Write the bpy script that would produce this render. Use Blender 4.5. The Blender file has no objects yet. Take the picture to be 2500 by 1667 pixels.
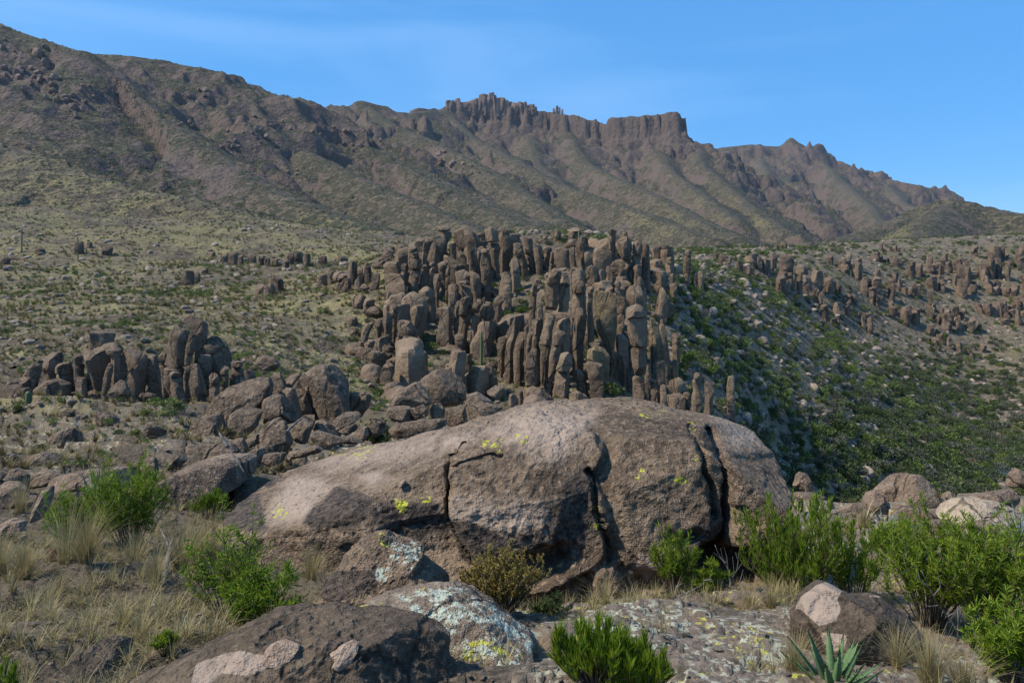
import bpy, math, random
import numpy as np
from mathutils import Vector
random.seed(7)
RNG = np.random.default_rng(11)
sc = bpy.context.scene
COL = sc.collection

# ------------------------------------------------------------------ camera
F, PX0, PY0 = 1962.0, 1250.0, 720.0        # focal length, centre column and eye level on a 2500 px wide picture
cam_d = bpy.data.cameras.new('camera')
cam_d.sensor_width = 36.0
cam_d.lens = 36.0 * F / 2500.0
cam_d.shift_y = -(833.5 - PY0) / 2500.0
cam_d.clip_start, cam_d.clip_end = 0.1, 30000.0
cam = bpy.data.objects.new('camera', cam_d)
cam.location = (0, 0, 0)
cam.rotation_euler = (math.radians(90), 0, 0)
COL.objects.link(cam)
sc.camera = cam

# ------------------------------------------------------------------ sky, sun, exposure
SUN_AZ, SUN_EL = math.radians(-100.0), math.radians(49.0)   # azimuth from +Y, clockwise: the sun stands to the left
sun_dir = Vector((math.sin(SUN_AZ) * math.cos(SUN_EL), math.cos(SUN_AZ) * math.cos(SUN_EL), math.sin(SUN_EL)))
world = bpy.data.worlds.new('World')
sc.world = world
world.use_nodes = True
wn, wl = world.node_tree.nodes, world.node_tree.links
wn.clear()
w_out = wn.new('ShaderNodeOutputWorld')
w_bg = wn.new('ShaderNodeBackground')
w_sky = wn.new('ShaderNodeTexSky')
w_sky.sky_type = 'NISHITA'
w_sky.sun_disc = False
w_sky.sun_elevation = SUN_EL
w_sky.sun_rotation = SUN_AZ
w_sky.altitude = 900
w_sky.air_density = 1.0
w_sky.dust_density = 0.0
w_sky.ozone_density = 3.5
w_bg.inputs['Strength'].default_value = 0.124
# thin streaks of high cirrus drawn out over the whole dome
w_tc = wn.new('ShaderNodeTexCoord')
w_map = wn.new('ShaderNodeMapping')
w_map.inputs['Scale'].default_value = (1.1, 1.1, 5.5)
w_map.inputs['Rotation'].default_value = (0.0, 0.32, 0.0)
w_n = wn.new('ShaderNodeTexNoise')
w_n.inputs['Scale'].default_value = 1.7
w_n.inputs['Detail'].default_value = 6
w_n.inputs['Roughness'].default_value = 0.52
w_n.inputs['Distortion'].default_value = 0.5
w_r = wn.new('ShaderNodeMapRange')
w_r.inputs['From Min'].default_value = 0.40
w_r.inputs['From Max'].default_value = 0.78
w_r.inputs['To Max'].default_value = 0.34
w_hs = wn.new('ShaderNodeHueSaturation')
w_hs.inputs['Saturation'].default_value = 1.42
w_hs.inputs['Value'].default_value = 1.15
w_mix = wn.new('ShaderNodeMix')
w_mix.data_type = 'RGBA'
w_mix.inputs['B'].default_value = (3.3, 5.2, 8.0, 1)
wl.new(w_tc.outputs['Generated'], w_map.inputs['Vector'])
wl.new(w_map.outputs['Vector'], w_n.inputs['Vector'])
wl.new(w_n.outputs['Fac'], w_r.inputs['Value'])
wl.new(w_sky.outputs['Color'], w_hs.inputs['Color'])
w_veil = wn.new('ShaderNodeMix')           # an even high veil of thin haze
w_veil.data_type = 'RGBA'
w_veil.inputs['Factor'].default_value = 0.62
w_veil.inputs['B'].default_value = (1.0, 2.85, 6.0, 1)
wl.new(w_hs.outputs['Color'], w_veil.inputs['A'])
wl.new(w_veil.outputs['Result'], w_mix.inputs['A'])
wl.new(w_r.outputs['Result'], w_mix.inputs['Factor'])
wl.new(w_mix.outputs['Result'], w_bg.inputs['Color'])
wl.new(w_bg.outputs['Background'], w_out.inputs['Surface'])

sun_d = bpy.data.lights.new('sun', 'SUN')
sun_d.energy = 5.0
sun_d.angle = math.radians(2.5)            # veiled by the thin cirrus
sun_d.color = (1.0, 0.91, 0.78)
sun = bpy.data.objects.new('sun', sun_d)
sun.rotation_euler = (-sun_dir).to_track_quat('-Z', 'Y').to_euler()
COL.objects.link(sun)

sc.view_settings.view_transform = 'Standard'
sc.view_settings.look = 'None'
sc.view_settings.exposure = 0.38
sc.view_settings.gamma = 1.0
sc.view_settings.use_curve_mapping = False
sc.render.engine = 'CYCLES'
sc.cycles.max_bounces = 5
sc.cycles.diffuse_bounces = 2
sc.cycles.glossy_bounces = 2
sc.cycles.transmission_bounces = 2
sc.cycles.transparent_max_bounces = 8
sc.cycles.use_denoising = True

# ------------------------------------------------------------------ helpers
def at(px, py, D):
    return np.array([(px - PX0) / F * D, D, (PY0 - py) / F * D])

CROPS = {'C1': (0, 740, 640 / 2281), 'C2': (380, 760, 620 / 2315), 'C3': (850, 540, 450 / 2352), 'C4': (850, 740, 450 / 2205),
         'C5': (1230, 540, 550 / 2352), 'C6': (1230, 680, 550 / 2352), 'C7': (1700, 560, 800 / 2352), 'C8': (1900, 1000, 600 / 2352),
         'F1': (0, 1100, 620 / 1715), 'F2': (450, 950, 700 / 2195), 'F3': (350, 1350, 900 / 2352), 'F4': (1050, 950, 500 / 1568),
         'F5': (1500, 950, 550 / 1725), 'F6': (1150, 1350, 750 / 2352), 'F7': (1850, 1200, 650 / 2182),
         'A1': (0, 0, 1250 / 2350), 'A2': (1250, 0, 1250 / 2350), 'W': (0, 0, 2500 / 2352)}

def S(crop, x, y):                          # position on a sketch sheet to picture column and row
    a, b, s = CROPS[crop]
    return a + x * s, b + y * s

_perm = np.random.default_rng(3).permutation(256)
_perm = np.concatenate([_perm, _perm])
_g = np.random.default_rng(4).normal(size=(256, 3))
_g /= np.linalg.norm(_g, axis=1)[:, None]

def noise3(P):
    P = np.asarray(P, dtype=np.float64)
    i = np.floor(P).astype(np.int64)
    f = P - i
    i &= 255
    w = f * f * f * (f * (f * 6 - 15) + 10)
    r = np.zeros(len(P))
    for a in (0, 1):
        pa = _perm[(i[:, 0] + a) & 255]
        wa = w[:, 0] if a else 1 - w[:, 0]
        for b in (0, 1):
            pb = _perm[(pa + i[:, 1] + b) & 255]
            wb = wa * (w[:, 1] if b else 1 - w[:, 1])
            for c in (0, 1):
                h = _perm[(pb + i[:, 2] + c) & 255]
                g = _g[h]
                d = g[:, 0] * (f[:, 0] - a) + g[:, 1] * (f[:, 1] - b) + g[:, 2] * (f[:, 2] - c)
                r += wb * (w[:, 2] if c else 1 - w[:, 2]) * d
    return r * 1.5

def fbm(P, octaves=4, gain=0.5, lac=2.03):
    P = np.asarray(P, dtype=np.float64)
    s, a, t = 0, 1.0, 0
    for k in range(octaves):
        s = s + a * noise3(P * lac ** k + 17.3 * k)
        t += a
        a *= gain
    return s / t

def ridged(P, octaves=4, gain=0.5):
    s, a, t = 0, 1.0, 0
    for k in range(octaves):
        s = s + a * (1 - np.abs(noise3(P * 2.03 ** k + 9.1 * k)) * 2)
        t += a
        a *= gain
    return s / t

def sstep(a, b, x):
    t = np.clip((x - a) / (b - a), 0, 1)
    return t * t * (3 - 2 * t)

def xy1(x, y, s, k=0.0):
    return np.stack([x * s + k, y * s - k, np.full_like(x, k * 0.37 + 0.5)], 1)

def mesh_obj(name, V, Fc, mat, parent=None, loc=None, smooth=True):
    """V (n,3) array, Fc (m,3|4) int array or list of such arrays"""
    me = bpy.data.meshes.new(name)
    if not isinstance(Fc, (list, tuple)):
        Fc = [Fc]
    Fc = [np.asarray(f, dtype=np.int32) for f in Fc if len(f)]
    V = np.asarray(V, dtype=np.float32)
    me.vertices.add(len(V))
    me.vertices.foreach_set('co', V.ravel())
    nl = sum(f.size for f in Fc)
    npoly = sum(len(f) for f in Fc)
    me.loops.add(nl)
    me.polygons.add(npoly)
    me.loops.foreach_set('vertex_index', np.concatenate([f.ravel() for f in Fc]))
    tot = np.concatenate([np.full(len(f), f.shape[1], dtype=np.int32) for f in Fc])
    st = np.concatenate([[0], np.cumsum(tot)[:-1]]).astype(np.int32)
    me.polygons.foreach_set('loop_start', st)
    me.polygons.foreach_set('loop_total', tot)
    me.polygons.foreach_set('use_smooth', np.full(npoly, smooth))
    me.update(calc_edges=True)
    if mat is not None:
        me.materials.append(mat)
    o = bpy.data.objects.new(name, me)
    COL.objects.link(o)
    if parent is not None:
        o.parent = parent
    if loc is not None:
        o.location = loc
    return o

def sharp(o, angle=.55):
    o.data.set_sharp_from_angle(angle=angle)
    return o

def fattr(o, name, vals):
    a = o.data.attributes.new(name, 'FLOAT', 'POINT')
    a.data.foreach_set('value', np.asarray(vals, dtype=np.float32))

def tag(o, label=None, cat=None, group=None, kind=None):
    if label: o['label'] = label
    if cat: o['category'] = cat
    if group: o['group'] = group
    if kind: o['kind'] = kind
    return o

def empty(name, loc=(0, 0, 0)):
    o = bpy.data.objects.new(name, None)
    o.empty_display_size = 0.1
    o.location = loc
    COL.objects.link(o)
    return o

# ------------------------------------------------------------------ material helpers
class NT:
    def __init__(self, name):
        self.m = bpy.data.materials.new(name)
        self.m.use_nodes = True
        self.n, self.l = self.m.node_tree.nodes, self.m.node_tree.links
        self.n.clear()
        self.out = self.n.new('ShaderNodeOutputMaterial')
        self.b = self.n.new('ShaderNodeBsdfPrincipled')
        self.b.inputs['Roughness'].default_value = 0.9
        self.b.inputs['Specular IOR Level'].default_value = 0.25
        self.l.new(self.b.outputs[0], self.out.inputs[0])

    def put(self, sock, v):
        if isinstance(v, bpy.types.NodeSocket):
            self.l.new(v, sock)
        elif isinstance(v, (tuple, list)) and len(v) == 3 and sock.type == 'RGBA':
            sock.default_value = (*v, 1)
        else:
            sock.default_value = v

    def coords(self, rand=True, which='Object'):
        tc = self.n.new('ShaderNodeTexCoord').outputs[which]
        if not rand:
            return tc
        r = self.n.new('ShaderNodeObjectInfo').outputs['Random']
        m = self.n.new('ShaderNodeVectorMath')
        m.operation = 'MULTIPLY_ADD'
        self.l.new(r, m.inputs[0])
        m.inputs[1].default_value = (61.0, 37.0, 83.0)
        self.l.new(tc, m.inputs[2])
        return m.outputs[0]

    def scale(self, vec, s):
        m = self.n.new('ShaderNodeMapping')
        self.l.new(vec, m.inputs['Vector'])
        m.inputs['Scale'].default_value = s
        return m.outputs[0]

    def noise(self, vec, scale, detail=4, rough=0.55, dist=0.0):
        t = self.n.new('ShaderNodeTexNoise')
        self.l.new(vec, t.inputs['Vector'])
        t.inputs['Scale'].default_value = scale
        t.inputs['Detail'].default_value = detail
        t.inputs['Roughness'].default_value = rough
        t.inputs['Distortion'].default_value = dist
        return t.outputs['Fac']

    def vor(self, vec, scale, feature='F1', out='Distance', rnd=1.0):
        t = self.n.new('ShaderNodeTexVoronoi')
        t.feature = feature
        self.l.new(vec, t.inputs['Vector'])
        t.inputs['Scale'].default_value = scale
        t.inputs['Randomness'].default_value = rnd
        return t.outputs[out]

    def ramp(self, v, a, b, lo=0.0, hi=1.0, smooth=True):
        t = self.n.new('ShaderNodeMapRange')
        t.interpolation_type = 'SMOOTHSTEP' if smooth else 'LINEAR'
        self.put(t.inputs['Value'], v)
        t.inputs['From Min'].default_value = a
        t.inputs['From Max'].default_value = b
        t.inputs['To Min'].default_value = lo
        t.inputs['To Max'].default_value = hi
        return t.outputs[0]

    def math(self, op, a, b=0.0, c=0.0):
        t = self.n.new('ShaderNodeMath')
        t.operation = op
        self.put(t.inputs[0], a)
        self.put(t.inputs[1], b)
        if op == 'MULTIPLY_ADD':
            self.put(t.inputs[2], c)
        return t.outputs[0]

    def mix(self, f, a, b, blend='MIX'):
        t = self.n.new('ShaderNodeMix')
        t.data_type = 'RGBA'
        t.blend_type = blend
        self.put(t.inputs['Factor'], f)
        self.put(t.inputs['A'], a)
        self.put(t.inputs['B'], b)
        return t.outputs['Result']

    def attr(self, name):
        t = self.n.new('ShaderNodeAttribute')
        t.attribute_name = name
        return t.outputs['Fac']

    def bump(self, h, strength, dist, normal=None):
        t = self.n.new('ShaderNodeBump')
        t.inputs['Strength'].default_value = strength
        t.inputs['Distance'].default_value = dist
        self.put(t.inputs['Height'], h)
        if normal is not None:
            self.l.new(normal, t.inputs['Normal'])
        return t.outputs[0]

    def done(self, color=None, normal=None, rough=None):
        if color is not None: self.put(self.b.inputs['Base Color'], color)
        if normal is not None: self.l.new(normal, self.b.inputs['Normal'])
        if rough is not None: self.put(self.b.inputs['Roughness'], rough)
        return self.m
# ------------------------------------------------------------------ the lie of the land
BASE_PTS = [(1250, 3859, 1), (-900, 3859, 1), (3400, 3859, 1), (1250, 2440, 2), (1250, 1985, 3), (300, 1960, 3), (2200, 2010, 3),
 (1250, 1700, 4.2), (300, 1640, 4.6), (2200, 1700, 4.4), (900, 1600, 5.2), (1400, 1590, 5.2), (1500, 1525, 6.2), (1300, 1478, 8.2), (800, 1500, 6.8),
 (100, 1500, 6), (100, 1350, 8.5), (420, 1420, 7), (300, 1255, 11), (60, 1150, 15), (-300, 1150, 15), (150, 1060, 24), (300, 1010, 32), (40, 1012, 34), (420, 990, 38),
 (-300, 1000, 34), (100, 905, 50), (-300, 880, 60), (600, 840, 72), (100, 850, 62), (780, 805, 85), (300, 765, 90), (650, 722, 120), (200, 690, 140), (-200, 690, 140),
 (450, 640, 170), (900, 645, 150), (100, 620, 200), (-250, 600, 210), (800, 600, 210), (400, 560, 290), (950, 590, 240), (50, 510, 330), (-300, 480, 340),
 (700, 550, 330), (1000, 592, 290), (1150, 600, 260),
 (1800, 1500, 7), (2300, 1600, 6), (2000, 1450, 8), (2400, 1450, 8.5), (2900, 1450, 8.5), (2200, 1350, 12), (2450, 1330, 13), (2100, 1290, 16), (2450, 1255, 18),
 (2350, 1205, 23), (2050, 1235, 21), (2800, 1220, 22), (2000, 1480, 38), (2400, 1480, 38), (2900, 1480, 38), (2000, 1420, 70), (2400, 1440, 70), (2900, 1400, 80),
 (1250, 1230, 13), (850, 1160, 17), (850, 1110, 23), (1250, 1095, 30), (1600, 1130, 32), (1250, 1060, 50), (1500, 1060, 58), (1750, 1090, 60), (1880, 1190, 70),
 (1300, 1015, 66), (1000, 965, 70), (1150, 870, 85), (900, 855, 82), (1650, 1005, 70), (1750, 955, 85), (1200, 725, 101), (1050, 645, 106), (1350, 640, 109),
 (1550, 660, 112), (1700, 735, 122), (1250, 592, 118), (1420, 570, 126), (1600, 612, 136), (1000, 622, 113), (1300, 640, 165), (1500, 660, 185), (1250, 640, 230),
 (1800, 830, 130), (1850, 950, 110), (1900, 1080, 105), (1950, 1200, 98), (2000, 900, 150), (2100, 1000, 150), (2200, 1100, 138), (2300, 1150, 138), (2450, 1160, 142),
 (2400, 1050, 190), (2300, 965, 220), (2480, 905, 260), (2400, 865, 280), (2200, 890, 220), (1850, 700, 180), (1950, 765, 220), (2100, 825, 255), (2050, 690, 280),
 (1850, 645, 235), (1790, 630, 275), (1950, 607, 340), (2200, 700, 310), (2400, 765, 305), (2300, 640, 352), (2450, 600, 380), (2520, 572, 425), (2800, 560, 430),
 (2200, 585, 405), (2000, 604, 405), (2700, 1000, 190), (2700, 900, 260), (2800, 700, 330),
 (100, 620, 600), (1250, 650, 500), (2400, 640, 600), (100, 640, 1200), (1250, 660, 1200), (2400, 650, 1200), (0, 700, 3000), (2500, 700, 3000), (1250, 700, 3000),
 (-800, 640, 600), (3300, 640, 600), (-700, 1500, 6), (-700, 1100, 20), (-700, 800, 80), (-700, 600, 220), (3300, 1600, 6), (3300, 1250, 20), (3300, 1300, 90), (3300, 800, 300),
 (1250, 718, 9000), (-500, 718, 9000), (3000, 718, 9000)]

def _tps_setup():
    P = np.array(BASE_PTS, float)
    u, D = (P[:, 0] - PX0) / F, P[:, 2]
    z = (PY0 - P[:, 1]) / F * D
    a = np.stack([u * 1.6, np.log(D)], 1)
    g = (z + 1.7) / D
    n = len(P)
    r2 = ((a[:, None] - a[None]) ** 2).sum(-1)
    K = 0.5 * r2 * np.log(r2 + 1e-9)
    K[np.diag_indices(n)] += 2e-3
    M = np.zeros((n + 3, n + 3))
    M[:n, :n] = K
    M[:n, n] = 1
    M[:n, n + 1:] = a
    M[n:, :n] = M[:n, n:].T
    w = np.linalg.solve(M, np.concatenate([g, np.zeros(3)]))
    return a, w
TPS_A, TPS_W = _tps_setup()

def base_height(x, y):
    y = np.maximum(y, 0.6)
    u = np.clip(x / y, -1.2, 1.2) * 1.6
    v = np.log(y)
    r = TPS_W[-3] + TPS_W[-2] * u + TPS_W[-1] * v
    for (a, b), w in zip(TPS_A, TPS_W):
        r2 = (u - a) ** 2 + (v - b) ** 2
        r = r + w * 0.5 * r2 * np.log(r2 + 1e-9)
    return r * y - 1.7

# ridges: crest points (column, row, distance), side slope, cliff drop at the crest, half width of the flat top
RIDGES = [
 ([(-700, -150, 1150), (-300, -20, 1020), (0, 62, 950), (110, 100, 940), (202, 128, 925), (298, 200, 890), (394, 280, 840), (479, 342, 780), (559, 404, 720), (638, 450, 670), (798, 515, 590), (958, 566, 520)], .62, 0, 6),
 ([(-200, 110, 1200), (234, 139, 1150), (298, 141, 1150), (404, 154, 1160), (479, 173, 1170), (532, 189, 1180), (612, 213, 1190), (692, 242, 1200), (755, 261, 1210), (810, 287, 1210), (894, 346, 1150), (957, 383, 1090), (1037, 425, 1020), (1117, 468, 930), (1197, 505, 840), (1320, 552, 720)], .60, 0, 14),
 ([(612, 215, 1190), (650, 290, 1120), (707, 351, 1040), (798, 394, 940), (904, 447, 850), (1011, 489, 760), (1117, 537, 660), (1220, 575, 560)], .62, 0, 5),
 ([(-300, 245, 640), (0, 346, 580), (106, 388, 560), (213, 426, 545), (319, 457, 530), (452, 484, 510), (585, 516, 490), (692, 543, 465), (851, 571, 430), (1011, 588, 400)], .55, 0, 12),
 ([(700, 330, 2000), (803, 286, 1950), (850, 262, 1950), (883, 248, 1950), (936, 260, 1960), (960, 274, 1980), (1000, 277, 2100), (1040, 271, 2300), (1090, 272, 2450)], .62, 0, 8),
 ([(883, 250, 1950), (960, 305, 1800), (1060, 345, 1640), (1170, 402, 1450), (1280, 470, 1230), (1380, 540, 980)], .60, 0, 6),
 ([(1090, 275, 2400), (1150, 335, 2100), (1250, 388, 1800), (1372, 452, 1480), (1548, 511, 1180), (1729, 580, 860)], .62, 0, 6),
 ([(1020, 270, 2450), (1085, 268, 2500), (1150, 262, 2500), (1200, 258, 2500), (1300, 270, 2500), (1340, 275, 2490), (1400, 286, 2470), (1450, 297, 2450), (1488, 308, 2430)], .62, 82, 24),
 ([(1508, 290, 2420), (1520, 289, 2420), (1548, 287, 2410), (1601, 285, 2400), (1638, 279, 2390), (1656, 290, 2390)], .66, 88, 22),
 ([(1640, 345, 2400), (1676, 343, 2390), (1716, 354, 2370)], .62, 24, 20),
 ([(1700, 352, 2370), (1705, 396, 2150), (1771, 452, 1900), (1835, 505, 1620), (1915, 562, 1250)], .64, 0, 5),
 ([(1380, 320, 2450), (1425, 394, 2100), (1505, 436, 1800), (1596, 473, 1560), (1702, 532, 1240), (1790, 578, 980)], .62, 0, 6),
 ([(1290, 330, 2400), (1310, 400, 2050), (1400, 470, 1600), (1500, 540, 1150)], .62, 0, 5),
 ([(1600, 360, 2330), (1640, 420, 2050), (1720, 480, 1700), (1800, 540, 1330)], .62, 0, 5),
 ([(1600, 380, 3600), (1731, 367, 3600), (1766, 361, 3600), (1825, 355, 3600), (1899, 359, 3600), (1931, 342, 3600), (1947, 351, 3600), (1989, 377, 3600), (2048, 394, 3550), (2080, 412, 3500), (2112, 416, 3450), (2176, 440, 3400), (2240, 452, 3300), (2257, 470, 3280), (2314, 483, 3200), (2420, 512, 3100), (2600, 560, 3000)], .60, 0, 10),
 ([(1896, 362, 3580), (1931, 336, 3570), (1966, 366, 3580)], .75, 0, 0),
 ([(1870, 388, 3420), (1920, 388, 3400), (1990, 396, 3380), (2010, 410, 3380)], .60, 70, 20),
 ([(2170, 437, 3330), (2238, 455, 3250), (2300, 490, 3150)], .60, 60, 15),
 ([(1850, 380, 3500), (1880, 440, 2900), (1930, 490, 2300), (1985, 540, 1700)], .62, 0, 6),
 ([(1990, 380, 3550), (2060, 450, 2900), (2120, 500, 2300), (2150, 545, 1800)], .62, 0, 6),
 ([(1925, 505, 1800), (1955, 494, 1760), (1985, 515, 1650), (2015, 550, 1500)], .75, 15, 8),
 ([(2150, 440, 3400), (2200, 490, 2800), (2260, 530, 2300)], .62, 0, 6),
 ([(2050, 588, 900), (2080, 577, 950), (2154, 553, 1000), (2234, 521, 1050), (2314, 490, 1080), (2350, 494, 1080), (2394, 505, 1060), (2500, 524, 1000), (2700, 548, 950)], .55, 0, 12),
 ([(2314, 492, 1080), (2250, 545, 900), (2230, 590, 760)], .6, 0, 6),
]

def mountain_height(x, y):
    """Highest of all the ridge flanks; also the cliff mask"""
    n = len(x)
    z = np.full(n, -1e9)
    cl = np.zeros(n)
    dsel = np.zeros(n)
    wob = fbm(xy1(x, y, 1 / 170.0), 4) * 78
    flute = (ridged(xy1(x, y, 1 / 46.0, 3.1), 4, .65) - .5) * 26 + noise3(xy1(x, y, 1 / 13.0, 1.7)) * 8
    er = ridged(xy1(x, y, 1 / 210.0, 5.0), 4, 0.55)
    fine = fbm(xy1(x, y, 1 / 34.0, 2.0), 4)
    er2 = ridged(xy1(x, y, 1 / 75.0, 8.0), 4, .6)
    for pts, k, H, w in RIDGES:
        Q = np.array([at(*p) for p in pts])
        zz = np.full(n, -1e9)
        dd = np.zeros(n)
        for A, B in zip(Q[:-1], Q[1:]):
            ab = B[:2] - A[:2]
            L2 = (ab ** 2).sum()
            t = np.clip(((x - A[0]) * ab[0] + (y - A[1]) * ab[1]) / L2, 0, 1)
            d = np.hypot(x - A[0] - t * ab[0], y - A[1] - t * ab[1])
            h = A[2] + t * (B[2] - A[2]) - k * d
            m = h > zz
            zz = np.where(m, h, zz)
            dd = np.where(m, d, dd)
        s = sstep(0, 130, dd)
        zz = zz + k * dd                                   # crest height
        d2 = np.maximum(dd + wob * s, 0)
        prof = k * (np.sqrt(np.maximum(d2 - w, 0) ** 2 + 36) - 6)
        if H:
            e = dd + flute
            Hn = H * (.92 + .30 * noise3(xy1(x, y, 1 / 85.0, 4.4)))
            c1 = .8 * sstep(w, w + 8, e) + .2 * sstep(w + 20, w + 30, e + noise3(xy1(x, y, 1 / 30.0, 6.1)) * 10)
            prof = Hn * c1 + noise3(xy1(x, y, 1 / 20.0, 2.9)) * 5 + k * np.maximum(e - w - 14, 0) * 0.95
            c2 = sstep(w + 95, w + 108, e + noise3(xy1(x, y, 1 / 70.0, 8)) * 18)
            prof = prof + 0.26 * H * c2
            c = np.clip(4 * c1 * (1 - c1) + 3 * c2 * (1 - c2), 0, 1) * (dd < w + 150)
        else:
            c = np.zeros(n)
        amp = np.clip(np.abs(y) / 1000, 0.25, 2.2)
        zz = zz - prof + (er - 0.62) * 46 * s * amp * (0.4 if H else 1) + fine * 7 * sstep(8, 70, dd) * amp + (er2 - .6) * 13 * sstep(5, 60, dd) * amp
        m = zz > z
        z = np.where(m, zz, z)
        cl = np.where(m, c, cl)
        dsel = np.where(m, dd, dsel)
    # harder beds stand out as ledges that run level round the slopes
    bed = z / 47.0 + .35 * noise3(xy1(x, y, 1 / 330.0, 9.3))
    fr = bed - np.floor(bed)
    on = sstep(.0, .35, noise3(xy1(x, y, 1 / 190.0, 3.9)) + .22 * np.sin(np.floor(bed) * 12.9)) * sstep(700, 1500, y) * sstep(25, 110, dsel)
    z = z + on * 22 * (sstep(.40, .54, fr) - fr)
    cl = np.maximum(cl, on * .8 * sstep(.36, .42, fr) * (1 - sstep(.54, .60, fr)))
    return z, cl

def height(x, y, masks=False):
    x, y = np.asarray(x, float), np.asarray(y, float)
    zb = base_height(x, y)
    # lumps of the ground itself, growing with distance
    sc1 = np.clip(y / 60.0, 0.05, 1.0)
    zb = zb + fbm(xy1(x, y, 1 / 22.0), 4) * 1.7 * sc1 + fbm(xy1(x, y, 1 / 3.1, 4.0), 4) * 0.22 * np.clip(y / 20, 0.22, 1.6)
    zb = zb + fbm(xy1(x, y, 1 / 58.0, 11.0), 3) * 7.0 * sstep(100, 200, y) * (1 - sstep(850 - PX0, 1000 - PX0, F * x / np.maximum(y, 1)))
    slab = fbm(np.stack([x * 0.25, y * 0.75, np.zeros_like(x) + 3.3], 1), 3)
    zb = zb + np.floor(slab * 7) * 0.17 * sstep(9, 15, y) * (1 - sstep(50, 110, y))
    fl = fbm(np.stack([x * .9, y * 1.6, np.zeros_like(x) + 7.7], 1), 4)
    ledge = np.floor(fl * 9 + .3 * noise3(xy1(x, y, 4.0)))
    zb = zb + (ledge * .035 + fbm(xy1(x, y, 5.0, 3.0), 3) * .010) * (1 - sstep(9, 14, y))
    far = y > 330
    z = zb.copy()
    cl = np.zeros_like(z)
    mt = np.zeros_like(z)
    if far.any():
        zm, c = mountain_height(x[far], y[far])
        b = zb[far]
        kk = np.clip(y[far] * 0.012, 3, 14)
        zx = np.maximum(zm, b) + np.log1p(np.exp(-np.abs(zm - b) / kk)) * kk * 0.8
        z[far] = zx
        cl[far] = c
        mt[far] = sstep(-10, 20, zm - b)
    return (z, cl, mt) if masks else z

def hz(x, y):
    return float(height(np.array([x]), np.array([y]))[0])

def ray_ground(px, py, D0, D1, n=600):
    D = np.exp(np.linspace(math.log(D0), math.log(D1), n))
    z = height((px - PX0) / F * D, D)
    zr = (PY0 - py) / F * D
    hit = np.nonzero(z >= zr)[0]
    i = hit[0] if len(hit) else n - 1
    return np.array([(px - PX0) / F * D[i], D[i], z[i]])

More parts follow.
